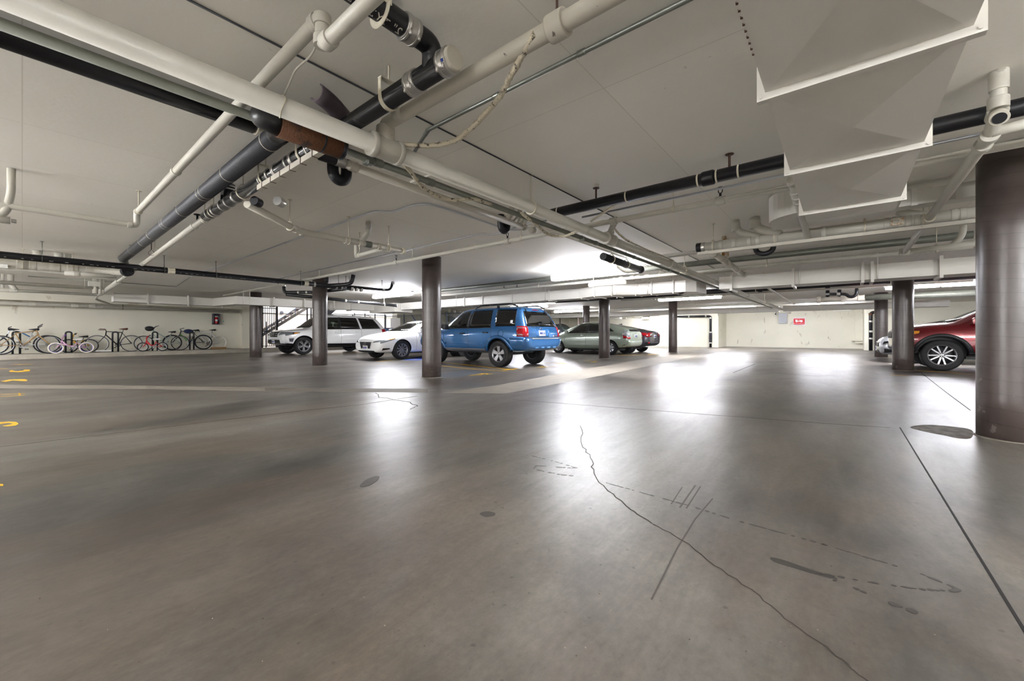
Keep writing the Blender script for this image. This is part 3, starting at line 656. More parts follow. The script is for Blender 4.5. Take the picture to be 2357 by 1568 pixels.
# far cluster by the second column
yq = y_at(X6, 730)
CL = pipe('drain_pipe', 'black pipes with silver clamps clustered at the top of the second column', [(X6+.02, y_at(X6, 709), Z6), (X6+.02, y_at(X6, 810), Z6-.02)], .062, M_black, joints=[.15, .75, .9, 1.0, 1.35, 1.5], jr=1.1, jm=M_steel, jl=.05, caps=(1,), capm=M_steel, n=18)
sub(CL, 'bend', M_black, [(X6, y_at(X6, 757), Z6), (X6+.25, y_at(X6, 780), Z6+.03), (X6+.45, y_at(X6, 790), Z6+.06), (X6+.5, y_at(X6, 792), CZ-.003)], .055, rad=.2)
sub(CL, 'bend', M_black, [(X6, y_at(X6, 745), Z6), (X6-.4, y_at(X6, 768), Z6+.1), (X6-.4, y_at(X6, 768), CZ-.003)], .05, rad=.1)
sub(CL, 'side_pipe', M_black, [(X6+.05, y_at(X6, 775), Z6+.02), (X6+.05, y_at(X6, 872), Z6+.02), (X6+.05, y_at(X6, 897), Z6+.04), (X6+.05, y_at(X6, 902), CZ-.003)], .04, rad=.28)
coupling(CL, (X6+.05, y_at(X6, 902), CZ-.05), (0, 0, 1), .05, M_steel, .08); coupling(CL, (X6+.05, y_at(X6, 880), Z6+.02), (0, 1, 0), .046, M_steel, .08)
for q in (777, 794, 802, 877): hanger(CL, (X6+.05, y_at(X6, q), Z6+.02), .045, M_brown, ring=False)
Xc = -13.6
C2 = pipe('drain_pipe', 'thin black pipe behind the second column, turning up at its left end', [(Xc, y_at(Xc, 653), CZ), (Xc, y_at(Xc, 654), 2.22), (Xc+.6, y_at(Xc, 700), 2.235), (X6+.1, y_at(X6, 790), 2.17)], .05, M_black, rad=.1, joints=[.1, .75, 1.0], jr=1.12, jm=M_steel, jl=.05, hang=[1.2], hm=M_brown)
C3 = pipe('drain_pipe', 'grey black pipe passing behind the second column towards the strip light', [(Xc-.3, y_at(Xc, 668), 2.19), (Xc-.3, y_at(Xc, 925), 2.05)], .055, M_black, joints=[2.0, 2.5, 7.3, 7.8], jr=1.1, jm=M_steel, jl=.07, caps=(1,), capm=M_steel, hang=[3.6, 7.0], hm=M_strap)
# left group of white pipes under the black one
X8 = -12.1
P8 = pipe('drain_pipe', 'thick white pipe at left edge below the black pipe, ending in a black cap', [(X8, -8, 2.24), (X8, y_at(X8, 250), 2.24), (X8+.7, y_at(X8, 282), 2.2)], .085, M_white, rad=.3, joints=[8+y_at(X8, q) for q in (53, 70, 100, 125, 167, 210)], jr=1.08, jl=.16, hang=[8+y_at(X8, 53), 8+y_at(X8, 167)])
c = MB(); e = Vector((X8+.7, y_at(X8, 282), 2.2)); c.sweep([e-Vector((.05, .02, 0)), e+Vector((.04, .0, 0))], [.1, .1], 20); c.sweep([e+Vector((.035, 0, 0)), e+Vector((.045, 0, 0))], [.088, .088], 20); o = c.build('end_cap', M_rub, P8)
b = MB(); b.box((X8-.05, -8, 2.115), (X8+.0, y_at(X8, 215), 2.145)); b.build('strut_channel', M_white, P8)
for q in (90, 140): sub(P8, 'riser', M_white, [(X8, y_at(X8, q+15), 2.27), (X8, y_at(X8, q-4), 2.4), (X8, y_at(X8, q-6), CZ-.003)], .06)
sub(P8, 'riser', M_white, [(X8-.1, y_at(X8, 157), 2.3), (X8-.1, y_at(X8, 157), CZ-.003)], .05)
sub(P8, 'branch_pipe', M_white, [(X8+.2, y_at(X8+.2, 148), 2.12), (X8+.2, y_at(X8+.2, 268), 2.13)], .045); coupling(P8, (X8+.2, y_at(X8+.2, 176), 2.12), (0, 1, 0), .055, M_white, .09)
b = MB(); b.box((X8-.25, y_at(X8, -60), 2.13), (X8+.12, y_at(X8, 18), 2.2)); b.build('cover_plate', M_lampw, P8)
X9 = -17.0
P9l = pipe('water_pipe', 'upper of two thin white pipes at the left edge, ending in a valve', [(X9, -9, 2.26), (X9, y_at(X9, 238), 2.26)], .05, M_white, hang=[9+y_at(X9, 195)])
P9m = pipe('water_pipe', 'lower of two thin white pipes at the left edge, with a tee', [(X9-.5, -9, 2.1), (X9-.5, y_at(X9, 228), 2.1)], .04, M_white, joints=[9+y_at(X9, 10), 9+y_at(X9, 30)], jr=1.35, jl=.15)
sub(P9m, 'riser', M_white, [(X9-.5, y_at(X9, 36), 2.11), (X9-.5, y_at(X9, 24), 2.25), (X9-.5, y_at(X9, 24), CZ-.003)], .06); sub(P9m, 'riser', M_white, [(X9-.5, y_at(X9, 5), 2.11), (X9-.5, y_at(X9, 5), CZ-.003)], .03)
VA = thing('valve_cluster', (X9, y_at(X9, 230), 2.3), 'white painted valve and risers beside the sloping white pipe at left', 'valve')
for q, r in ((219, .06), (230, .05), (237, .03)): sub(VA, 'riser', M_white, [(X9, y_at(X9, q), 2.1), (X9, y_at(X9, q), CZ-.003)], r)
b = MB(); b.box((X9-.1, y_at(X9, 214)-.1, 2.3), (X9+.1, y_at(X9, 214)+.15, 2.45), bev=.01); b.build('valve_body', M_white, VA)
# pipe on the bicycle wall
XW = -23.7
PW = pipe('wall_pipe', 'white pipe fixed high along the bicycle wall', [(XW, -9, 2.04), (XW, 7.0, 2.04)], .075, M_white, joints=[9+y_at(XW, q) for q in (74, 172, 212)], jr=1.12, jl=.2, rad=.1)
for q in (74, 172, 282, 283): hanger(PW, (XW, y_at(XW, q), 2.04), .075, M_strap if q < 200 else M_brown)
b = MB(); b.sweep([(XW+.08, y_at(XW, 225)+.16*math.cos(a), 2.05+.07*math.sin(a)) for a in [2*math.pi*k/16 for k in range(16)]], .012, 8, closed=True); b.build('handwheel', M_white, PW)
b = MB(); b.box((-24, -14, 2.16), (-23.45, 7.1, CZ)); struct(b.build('trim_7', M_wallb), 'dropped soffit along the bicycle wall')
# branch sprinkler line across the whole garage
YS, ZS = 4.65, 2.31
def head(t, x, y, z, m=M_rub):
    b = MB(); b.cyl((x, y, z), (x, y, z+.05), .012, 8); b.sweep([(x+.02*math.cos(a), y, z+.075+.03*math.sin(a)) for a in [2*math.pi*k/10 for k in range(10)]], .005, 6, closed=True); b.cyl((x, y, z+.105), (x, y, z+.11), .026, 10); return b.build('sprinkler_head', m, t)
SP = pipe('sprinkler_pipe', 'long white sprinkler pipe from the far gate across to the right edge', [(x_at(YS, 515), YS, ZS), (6, YS, ZS)], .031, M_white, joints=[x_at(YS, q)-x_at(YS, 515) for q in (912, 1168, 1412, 1658)], jr=1.45, jl=.09)
for q in (640, 912, 1168, 1658): head(SP, x_at(YS, q), YS, ZS+.03)
for q in (655, 735, 950, 1200, 1550, 1890): hanger(SP, (x_at(YS, q), YS, ZS), .031, d=(1, 0, 0))
xk = x_at(YS, 1400); sub(SP, 'tee_riser', M_white, [(X1+.02, yt2, Z1+.05), (X1+.02, yt2, ZS), (xk+.1, YS, ZS)], .036, rad=.05); coupling(SP, (X1+.02, yt2, Z1+.09), (0, 0, 1), .05, M_white, .04)
# black pipe at right
YK, ZK = 4.05, 2.36
PK = pipe('soil_pipe', 'thick black pipe passing above the large near duct to the right edge', [(x_at(YK, 1268), YK, ZK), (5, YK, ZK)], .057, M_black, n=24, joints=[x_at(YK, q)-x_at(YK, 1268) for q in (1286, 1443, 1607, 1650, 1700)], jr=1.03, jm=M_strap, jl=.015, jn='tie_wire')
coupling(PK, (x_at(YK, 1630), YK, ZK), (1, 0, 0), .067, M_black, .1, 'bell_hub')
for q in (1372, 1679): hanger(PK, (x_at(YK, q), YK, ZK), .045, M_brown, d=(1, 0, 0), ring=False, rod=.011)
pipe('conduit', 'thin shiny conduit under the right black pipe', [(x_at(4.2, 1340), 4.2, 2.29), (5, 4.2, 2.29)], .012, M_silver, 'conduit')
b = MB(); b.cyl(at(1360, 510, 2.22), at(1425, 465, 2.32), .012, 8); b.build('brace_rod', M_strap, P1)
# ceiling conduits
pipe('conduit', 'thin grey conduit clipped to the ceiling, running to the top right edge', [(x_at(2.02, 930), 2.1, 2.42), (x_at(2.02, 985), 2.02, 2.51), (2.2, 2.02, 2.51)], .014, M_gal, 'conduit', joints=[.3, 1.05, 1.7], jr=1.25, jl=.05)
pipe('conduit', 'bright bent conduit on the ceiling left of the nearest column', [at(x, y, 2.515) for x, y in ((440, 637), (862, 486), (900, 489), (950, 472), (985, 469), (1020, 478), (1150, 523), (1182, 531), (1262, 518))], .012, M_silver, 'conduit', rad=.12, joints=[6.5, 8.2], jr=1.3, jl=.05)
pipe('conduit', 'second bright conduit on the ceiling, above the white sprinkler pipe', [at(x, y, 2.485) for x, y in ((640, 642), (1112, 537), (1132, 541), (1165, 534), (1195, 519), (1258, 508))], .012, M_silver, 'conduit', rad=.15)
pipe('conduit', 'thin dull conduit on the ceiling above the long black pipe', [(x_at(3.3, 440)-2, 3.3-3.2, 2.515), (x_at(3.3, 405), 3.3, 2.515), at(438, 638, 2.515)], .012, M_gal, 'conduit', rad=.1)
pipe('ceiling_cable', 'thin black cable running along a ceiling joint above the thick white pipe', [(X1+.01, .2, 2.53), (X1+.01, 12, 2.53)], .006, M_rub, 'cable')
pipe('hanging_cord', 'thin white cord looping from the elbow pipe down to the thick white pipe', [at(870, -10, 2.2), at(760, 75, 2.22), at(738, 85, 2.24), at(715, 130, 2.25), at(680, 160, 2.24), at(665, 195, 2.25), at(653, 221, 2.26)], .005, M_white, 'cord', rad=.04, n=8)
pipe('hanging_cord', 'thin cord draped along the top of the thick white pipe', [(X1-.02, yl, Z1+.062), (X1-.03, yl+.6, Z1+.07), (X1-.01, yl+.9, Z1+.063)], .004, M_white, 'cord', n=8, rad=.2)
# taped cable bundle
M_tape = mat('taped_bundle', '#cfc6b0', .7, col2='#4b4036', scale=26, cut=(.56, .64), stretch=(1, 1, 1), bump=.5, bscale=50)
def bundle(label, pts, r=.017):
    P = bend(pts, .2, 8); P2_ = [p+Vector((random.uniform(-1, 1), random.uniform(-1, 1), random.uniform(-1, 1)))*.003 for p in P]
    t = thing('cable_bundle', pts[0], label, 'cable bundle'); b = MB(); b.sweep(P2_, [r*random.uniform(.85, 1.1) for _ in P2_], 10); b.build('taped_cable', M_tape, t); return t
bundle('taped white cable bundle looping down from the top pipe to the thick white pipe', [at(1232, 78, 2.36), at(1200, 130, 2.33), at(1168, 190, 2.3), at(1150, 225, 2.3), at(1090, 292, 2.3), at(1045, 328, 2.29), at(985, 337, 2.28), at(925, 332, 2.27)])
bundle('taped cable bundle sagging below the grey conduit left of centre', [at(915, 362, 2.24), at(945, 395, 2.22), at(968, 428, 2.2), at(1010, 455, 2.2), at(1050, 462, 2.2), at(1083, 456, 2.22), at(1130, 470, 2.24)])
bundle('small taped cable loop under the thick white pipe right of centre', [at(1200, 490, 2.24), at(1237, 520, 2.22), at(1260, 540, 2.2), at(1290, 546, 2.19), at(1320, 537, 2.2), at(1340, 525, 2.22)])
bundle('taped cable bundle along the right side of the thick white pipe', [at(1350, 523, 2.3), at(1390, 507, 2.33), at(1405, 515, 2.34), at(1425, 540, 2.32), at(1445, 555, 2.28), at(1500, 580, 2.27), at(1550, 600, 2.25)], .014)
# P-trap fittings near the drain
TR = pipe('drain_pipe', 'white pipe with a black U bend hanging behind the rusty fitting', [(-3.2, y_at(-3.2, 745), 2.33), (-3.2, y_at(-3.2, 1205), 2.3)], .036, M_white2, joints=[.25, 2.6, 2.8], jr=1.2, jl=.07, caps=(1,), capm=M_rub)
coupling(TR, (-3.2, y_at(-3.2, 755), 2.33), (0, 1, 0), .042, M_rub, .14, 'rubber_sleeve'); coupling(TR, (-3.2, y_at(-3.2, 783), 2.33), (0, 1, 0), .043, M_steel, .08)
for q in (782, 1160):
    p = Vector((-3.3, y_at(-3.3, q), 2.26)); sub(TR, 'trap_bend', M_rub, [p+Vector((0, -.06, .14)), p+Vector((0, -.06, .02)), p+Vector((0, -.045, -.03)), p+Vector((0, 0, -.05)), p+Vector((0, .045, -.03)), p+Vector((0, .06, .02)), p+Vector((0, .06, .14))], .045, rad=.04)
q = y_at(-3.2, 1165)
for k, m in ((0, M_white), (.16, M_steel), (.3, M_white)): sub(TR, 'riser', m, [(-3.2, q+k, 2.31), (-3.16, q+k+.06, 2.4), (-3.16, q+k+.06, CZ-.003)], .034)
# right side: cleanout stack, long diagonal pipes
XP, ZP = .746, 2.21
PP = pipe('drain_pipe', 'white pipe coming from the black capped fitting at upper right down to the long duct', [(XP, 3.82, CZ), (XP, 3.84, 2.3), (XP, 4.02, ZP), (XP, 8.75, ZP-.02)], .036, M_white, rad=.1, joints=[.27, .45, .62], jr=1.35, jl=.07, hang=[2.8], n=20)
coupling(PP, (XP, 3.83, CZ-.06), (0, 0, 1), .044, M_white, .12, 'hub'); coupling(PP, (XP, 3.84, 2.34), (0, 0, 1), .048, M_white, .07, 'hub')
c = MB(); c.sweep([(XP, 3.86, 2.28), (XP-.01, 3.76, 2.22)], [.043, .043], 20); c.build('cleanout_hub', M_white2, PP); c = MB(); c.sweep([(XP-.01, 3.765, 2.222), (XP-.011, 3.755, 2.216)], [.031, .031], 20); c.build('end_cap', M_rub, PP)
sub(PP, 'branch_pipe', M_white, [(XP, 4.0, 2.22), (XP+.2, 4.05, 2.25), (3., 4.4, 2.28)], .034)
e = Vector((XP, 8.75, ZP-.02)); sub(PP, 'branch_pipe', M_white, [e+Vector((-.02, 0, 0)), e+Vector((.75, -.05, .02))], .045); coupling(PP, e, (1, 0, 0), .06, M_white, .12, 'elbow'); sub(PP, 'riser', M_white, [e+Vector((.5, -.03, .02)), e+Vector((.62, 0, .18)), e+Vector((.62, 0, .35))], .04); hanger(PP, e+Vector((.35, 0, 0)), .05, d=(1, 0, 0))
XQ = -.351
PQ = pipe('drain_pipe', 'short white pipe with ribbed joints along the left edge of the big duct', [(XQ, 4.42, 2.3), (XQ, 6.42, 2.17)], .036, M_white, joints=[.03, .3, .45, .6], jr=1.3, jl=.07, caps=(0,), capm=M_white2)
sub(PQ, 'riser', M_white, [(XQ, 4.55, 2.3), (XQ, 4.6, CZ-.003)], .03)
YR, ZR = 6.47, 2.21
PR = pipe('drain_pipe', 'thick white pipe with strut below and rubber end, past the large near duct', [(x_at(YR, 1607), YR, ZR), (5, YR, ZR)], .062, M_white, n=22, joints=[x_at(YR, q)-x_at(YR, 1607) for q in (1660, 1690, 1725, 1745, 1785, 1860, 1895, 2040, 2060, 2090, 2110, 2195, 2215)], jr=1.1, jl=.05, hang=[x_at(YR, q)-x_at(YR, 1607) for q in (1642, 1783, 1990, 2125)])
coupling(PR, (x_at(YR, 1612), YR, ZR), (1, 0, 0), .07, M_rub, .1, 'rubber_cap'); coupling(PR, (x_at(YR, 1619), YR, ZR), (1, 0, 0), .071, M_steel, .05)
b = MB(); b.box((x_at(YR, 1607), YR-.05, ZR-.115), (5, YR-.0, ZR-.075)); b.build('strut_channel', M_white2, PR)
for q, r in ((1694, .045), (1738, .06)):
    x = x_at(YR, q); sub(PR, 'riser', M_white, [(x+.3, YR, ZR+.03), (x+.02, YR, ZR+.16), (x, YR, CZ-.003)], r, rad=.12); coupling(PR, (x, YR, CZ-.1), (0, 0, 1), r+.01, M_white, .12)
x = x_at(YR, 2055); sub(PR, 'riser', M_white, [(x+.3, YR, ZR+.03), (x+.02, YR, ZR+.12), (x, YR, CZ-.003)], .045, rad=.12)
x = x_at(YR, 2160); b = MB(); b.box((x_at(YR, 2050), YR-.0645, ZR-.04), (x_at(YR, 2080), YR-.06, ZR+.04)); b.build('rust_patch', mat('rust_spots', '#d3cbb9', .6, col2='#a9752f', scale=18, cut=(.5, .6)), PR)
p = Vector((x_at(YR+.4, 1760), YR+.4, 2.2)); sub(PR, 'trap_bend', M_rub, [p+Vector((-.6, 0, .02)), p+Vector((-.12, 0, 0)), p+Vector((-.1, 0, -.09)), p+Vector((.0, 0, -.13)), p+Vector((.1, 0, -.09)), p+Vector((.12, 0, .02)), p+Vector((.12, 0, .2))], .035, rad=.06)
XS_ = -1.57
PS = pipe('drain_pipe', 'white rust-stained ribbed pipe slanting down below the right thick white pipe', [(XS_, 6.45, 2.19), (XS_, y_at(XS_, 1712), 2.13)], .05, M_white2, joints=[.5, .9, 1.3, 1.45, 1.8, 2.3, 2.9], jr=1.12, jl=.06, caps=(1,))
for q in (.95, 1.15): sub(PS, 'riser', MATS['rust_spots'], [(XS_+.05, 6.45+q, 2.2), (XS_+.05, 6.45+q, CZ-.003)], .035)
# second sprinkler / supply lines deeper in the garage
def far_run(label, Y, z, r, m, q0, q1, heads=(), hang=(), joints=(), name='supply_pipe', caps=()):
    t = pipe(name, label, [(x_at(Y, q0), Y, z), (x_at(Y, q1), Y, z)], r, m, n=12, joints=[x_at(Y, q)-x_at(Y, q0) for q in joints], jr=1.3, jl=.12, caps=caps)
    for q in heads: head(t, x_at(Y, q), Y, z+r)
    for q in hang: hanger(t, (x_at(Y, q), Y, z), r, d=(1, 0, 0), rod=.01)
    return t
far_run('white pipe in front of the long duct above the blue car', 9.8, 2.33, .036, M_white, 1010, 2240, heads=(1160, 1190), hang=(1070, 1240, 1765), joints=(1160,))
far_run('grey painted thick pipe behind the strip light in front of the long duct', 9.35, 2.45, .06, M_dkgal, 880, 2240)
far_run('white sprinkler pipe behind the right thick white pipe', 7.45, 2.33, .036, M_white, 1520, 2240, heads=(1775,), hang=(1730, 2085), joints=(1775,))
far_run('white thick pipe with fittings above the long duct', 10.15, 2.365, .06, M_white, 1412, 1720, joints=(1430, 1455, 1470, 1490, 1540, 1660), hang=(1518, 1540), caps=(0,))
far_run('short white branch with elbow hanging before the long duct', 9.5, 2.2, .05, M_white, 1357, 1440, joints=(1362,), caps=(0,), hang=(1366,))
far_run('long black pipe behind the duct, seen under it on the right', 15.3, 2.39, .09, M_black, 1280, 2300, hang=(1740, 2050), joints=(1750, 1905), name='soil_pipe')
far_run('black pipe behind the duct above the blue car', 13.2, 2.22, .07, M_black, 905, 1420, hang=(960, 1240), joints=(1100,), name='soil_pipe')
far_run('white sprinkler pipe above the green car and far column', 16.0, 2.335, .04, M_white, 1430, 2240, heads=(1505, 1666), hang=(1524, 1810), joints=(1505, 1666))
far_run('thin white pipe under the far duct by the back wall', 22.2, 2.345, .05, M_white, 1270, 2240, hang=(1600, 1960))
far_run('second thin white pipe near the back wall', 23.6, 2.46, .045, M_white, 1350, 2300, hang=(1500, 1700, 1850))
far_run('white pipe with black risers behind the column at the red car', 19.0, 2.2, .1, M_white2, 1880, 1990, joints=(1885, 1940), hang=(1975,), caps=(0,))
far_run('dark painted pipe end at the column by the red car', 19.0, 2.2, .1, M_dkgal, 1992, 2300)
for q, yy in ((1905, 19.), (1932, 19.)):
    x = x_at(yy, q); pipe('vent_riser', 'short black riser on the white pipe, '+('left' if q < 1920 else 'right')+' of two', [(x, yy, 2.27), (x, yy, CZ-.003)], .06, M_black, joints=[.12], jm=M_steel, jr=1.1, jl=.06)
x = x_at(18.6, 1955); pipe('drain_trap', 'small black U bend near the far ceiling at right', [(x-.55, 18.6, 2.36), (x-.1, 18.6, 2.33), (x, 18.6, 2.22), (x+.12, 18.6, 2.22), (x+.2, 18.6, 2.33), (x+.2, 18.6, CZ-.003)], .05, M_black, rad=.12, joints=[.25], jm=M_steel, jl=.1)
b = MB(); p = at(1757, 657, 2.2); b.cyl(p, at(1828, 700, 2.15), .03, 10); b.cyl(p, (p.x, p.y, CZ-.004), .012, 6); tag(b.build('brace_pipe', M_white), 'thin white diagonal pipe behind the end of the thick white pipe', 'pipe')
pipe('soil_pipe', 'short wrapped black pipe under the grey conduit left of the strip light', [(-2.98, y_at(-2.98, 1388), 2.16), (-2.98, y_at(-2.98, 1475), 2.14)], .06, M_black, caps=(1,), hang=(.3, .9))
XZ = -3.3
q = y_at(XZ, 1392); pipe('drain_riser', 'white riser dropping from the ceiling to the strip light right of centre', [(-3.9, 8.5, CZ), (-3.9, 8.5, 2.42), (-3.75, 8.55, 2.3), (-3.4, 8.6, 2.3)], .045, M_white, rad=.08)
# black pipe on the far wall
pw = [at(1590, 721, 2.2)]
YW = 29.85
PB = pipe('downpipe', 'black pipe coming along the far wall and dropping to the floor beside the pilaster', [(x_at(YW, 1560), YW-.1, 2.15), (x_at(YW, 1630), YW-.1, 2.13), (x_at(YW, 1636.5), YW-.1, 2.1), (x_at(YW, 1636.5), YW-.1, .0)], .075, M_black, rad=.15, joints=[.8, 1.9, 2.3], jr=1.1, jm=M_steel, jl=.09)
xx = x_at(YW, 1636.5); coupling(PB, (xx, YW-.1, .65), (0, 0, 1), .1, M_rub, .75, 'lower_section'); coupling(PB, (xx, YW-.1, 1.02), (0, 0, 1), .1, M_steel, .09); coupling(PB, (xx, YW-.1, .3), (0, 0, 1), .1, M_steel, .09)
xx = x_at(YW, 2004); PB2 = pipe('downpipe', 'black downpipe with silver bands beside the column behind the silver car', [(xx+.5, YW-.1, 2.1), (xx, YW-.1, 2.1), (xx, YW-.1, .0)], .085, M_black, rad=.15, joints=[1.0, 1.55, 1.95], jr=1.12, jm=M_steel, jl=.1)
coupling(PB2, (xx, YW-.1, 2.0), (0, 0, 1), .09, M_rust, .12, 'rusty_elbow')

# ------------------------------------------------------------------ ducts
def seam(t, lo, hi, m=M_duct): b = MB(); b.box(lo, hi); return b.build('flange', m, t)
# big duct overhead at upper right
DX0, DX1, DZ, DT = -.262, .348, 1.97, 2.268
D1 = thing('air_duct', (0, 2, DZ), 'large near air duct with flanges overhead at upper right', 'duct')
FY = [.95, 2.09, 3.17, 4.31]
b = MB()
ys = [-3.0]+FY+[4.75]
for y0_, y1_ in zip(ys[:-1], ys[1:]):
    b.quad([(DX0, y0_, DT), (DX1, y0_, DT), (DX1, y1_, DT), (DX0, y1_, DT)])
    for X in (DX0, DX1): b.quad([(X, y0_, DZ), (X, y1_, DZ), (X, y1_, DT), (X, y0_, DT)])
    c0 = ((DX0+DX1)/2, (y0_+y1_)/2, DZ-.03); cs = [(DX0, y0_, DZ), (DX1, y0_, DZ), (DX1, y1_, DZ), (DX0, y1_, DZ)]
    for k in range(4): b.quad([cs[k], cs[(k+1) % 4], c0])
b.quad([(DX0, -3, DZ), (DX1, -3, DZ), (DX1, -3, DT), (DX0, -3, DT)])
bmesh.ops.remove_doubles(b.bm, verts=b.bm.verts, dist=.0005); b.build('duct_body', M_duct, D1)
for y_ in FY:
    g = .032; b = MB()
    b.box((DX0-g, y_-.02, DZ-g), (DX1+g, y_+.012, DZ)); b.box((DX0-g, y_-.02, DZ), (DX0, y_+.012, DT+.01)); b.box((DX1, y_-.02, DZ), (DX1+g, y_+.012, DT+.01)); b.build('flange', M_duct, D1)
    b = MB()
    for X in (DX0-g*.5, DX1+g*.5): b.cyl((X, y_-.026, DZ-g*.5), (X, y_-.02, DZ-g*.5), .007, 8)
    b.build('flange_bolt', M_duct, D1)
b = MB(); b.prism([Vector((DX0, 4.75, DZ)), Vector((DX0, 5.3, 2.22)), Vector((DX0, 5.3, CZ-.02)), Vector((DX0, 4.9, CZ-.02)), Vector((DX0, 4.75, DT))], (DX1-DX0, 0, 0)); b.build('rising_section', M_duct, D1)
b = MB(); pr = []
for k in range(9):
    a = R(90)*k/8; pr.append(Vector((DX0-.32-.28*math.sin(a)*0-.28*(1-math.cos(a))*0, 5.75, 0)))
poly = [Vector((DX0-.02, 5.3, 2.22)), Vector((DX1+.1, 5.3, 2.22))]+[Vector((DX1+.1, 6.05, 2.22))]+[Vector((DX0-.42+.0, 6.05, 2.22))]
arc = [Vector((DX0-.42+.4*(1-math.cos(R(90)*k/8)), 5.7-.4*math.sin(R(90)*k/8), 2.22)) for k in range(9)]
poly = [Vector((DX0-.42, 6.05, 2.22))]+arc+[Vector((DX1+.1, 5.3, 2.22)), Vector((DX1+.1, 6.05, 2.22))]
b.prism(poly, (0, 0, .29)); b.build('curved_elbow', M_duct, D1)
b = MB(); b.box((x_at(6.15, 1998), 6.02, 2.285), (5, 6.22, 2.44)); b.box((x_at(6.15, 2000), 5.99, 2.275), (x_at(6.15, 2008), 6.02, 2.45)); b.build('side_branch', M_duct, D1)
for q in (2095, 2195): seam(D1, (x_at(6.1, q), 6.005, 2.275), (x_at(6.1, q)+.05, 6.02, 2.46))
b = MB(); 
for k in range(34): yy = .5+k*.038; b.box((DX0-.003, yy, DZ-.003), (DX0+.004, yy+.008, DZ+.004))
b.build('rivet', M_brown, D1)
# long duct across the garage, with a jog, and its left arm along the gate side
DH0, DH1 = 2.005, 2.30
D2 = thing('air_duct', (-6, 10.8, DH0), 'long white air duct crossing the garage behind the strip lights', 'duct')
def duct_path(t, path, hw, z0, z1, m=M_duct, name='duct_body'):
    P = [Vector((x, y, 0)) for x, y in path]; L, Rr = [], []
    for i, p in enumerate(P):
        d = ((P[min(i+1, len(P)-1)]-p).normalized()+(p-P[max(i-1, 0)]).normalized()).normalized(); nn = Vector((-d.y, d.x, 0)); L.append(p+nn*hw); Rr.append(p-nn*hw)
    b = MB()
    for i in range(len(P)-1):
        for A, B in ((L[i], L[i+1]), (Rr[i+1], Rr[i])): b.quad([(A.x, A.y, z0), (B.x, B.y, z0), (B.x, B.y, z1), (A.x, A.y, z1)])
        for z in (z0, z1): b.quad([(L[i].x, L[i].y, z), (L[i+1].x, L[i+1].y, z), (Rr[i+1].x, Rr[i+1].y, z), (Rr[i].x, Rr[i].y, z)])
    for i in (0, -1): b.quad([(L[i].x, L[i].y, z0), (L[i].x, L[i].y, z1), (Rr[i].x, Rr[i].y, z1), (Rr[i].x, Rr[i].y, z0)])
    bmesh.ops.remove_doubles(b.bm, verts=b.bm.verts, dist=.001)
    return b.build(name, m, t)
jx = [x_at(10.8, q) for q in (1335, 1378, 1420, 1462)]
duct_path(D2, [(-16.3, 11.15), (jx[0], 11.15), (jx[1], 10.85), (jx[2], 10.85), (jx[3], 11.15), (-3.25, 11.15), (-3.2, 11.2), (-3.18, 11.9)], .3, DH0, DH1)
D5 = thing('air_duct', (2, 11.1, DH0), 'long white air duct at right, passing in front of the column by the red SUV', 'duct')
duct_path(D5, [(-2.33, 11.12), (6, 11.1)], .3, DH0, DH1)
b = MB(); b.box((-17.4, 10.5, DH0-.1), (-15.4, 11.5, DH1)); b.build('corner_box', M_duct, D2)
for q in (1068, 1110, 1178, 1263, 1338, 1379, 1418, 1463, 1499, 1549): 
    x = x_at(10.82, q); dy = .3 if q in (1379, 1418) else 0.
    b = MB(); b.box((x-.015, 10.82-dy, DH0-.03), (x+.015, 10.85-dy, DH1+.03)); b.box((x-.013, 10.85-dy, DH0-.028), (x+.013, 11.3, DH0-.002)); b.build('flange', M_duct, D2)
for q in (1683, 1825, 1985, 2007, 2165):
    x = x_at(10.8, q); b = MB(); g = .06
    b.box((x-.02, 10.74, DH0-g), (x+.03, 10.8, DH1+g)); b.box((x-.018, 10.8, DH0-g+.002), (x+.028, 11.4, DH0-.002)); b.build('flange', M_duct, D5)
for q in (1050, 1255, 1376, 1425, 1490, 1840, 2020):
    x = x_at(10.8, q); b = MB(); b.cyl((x, 10.8, DH0), (x, 10.8, CZ), .012, 6); b.build('hanger_rod', M_duct, D5 if q > 1600 else D2)
D3 = thing('air_duct', (-17, 4, DH0), 'white air duct running above the gate and bicycle side at left', 'duct')
duct_path(D3, [(-19.2, y_at(-18.9, 262)), (-19.2, y_at(-18.9, 505)), (-17.35, y_at(-17, 560)), (-17.35, y_at(-17, 742)), (-17.75, y_at(-17, 765)), (-17.75, y_at(-17, 785)), (-17.3, y_at(-17, 800)), (-17.3, 10.9)], .3, DH0, DH1)
for q in (340, 432, 510): y_ = y_at(-18.9, q); b = MB(); b.box((-18.9, y_-.02, DH0-.05), (-18.84, y_+.02, DH1+.04)); b.build('flange', M_duct, D3)
for q in (630, 700, 768, 807): y_ = y_at(-17.05, q); b = MB(); b.box((-17.05, y_-.02, DH0-.04), (-16.98, y_+.02, DH1+.04)); b.box((-17.4, y_-.02, DH0-.06), (-16.98, y_+.02, DH0)); b.build('flange', M_duct, D3)
for q in (560, 575, 853, 875): y_ = y_at(-17.02, q); b = MB(); b.cyl((-17.02, y_, DH0-.02), (-17.02, y_, CZ), .012, 6); b.build('hanger_rod', M_duct, D3)
D4 = thing('air_duct', (0, 25, 2.1), 'far white duct above the dark grey sedan and lone column', 'duct')
duct_path(D4, [(-17, 25.1), (-2.56, 25.1)], .3, 2.08, 2.36)
D6 = thing('air_duct', (0, 25, 2.1), 'far white duct right of the thick white pipe near the back wall', 'duct')
duct_path(D6, [(-2.36, 25.1), (3.5, 25.1)], .3, 2.08, 2.36)
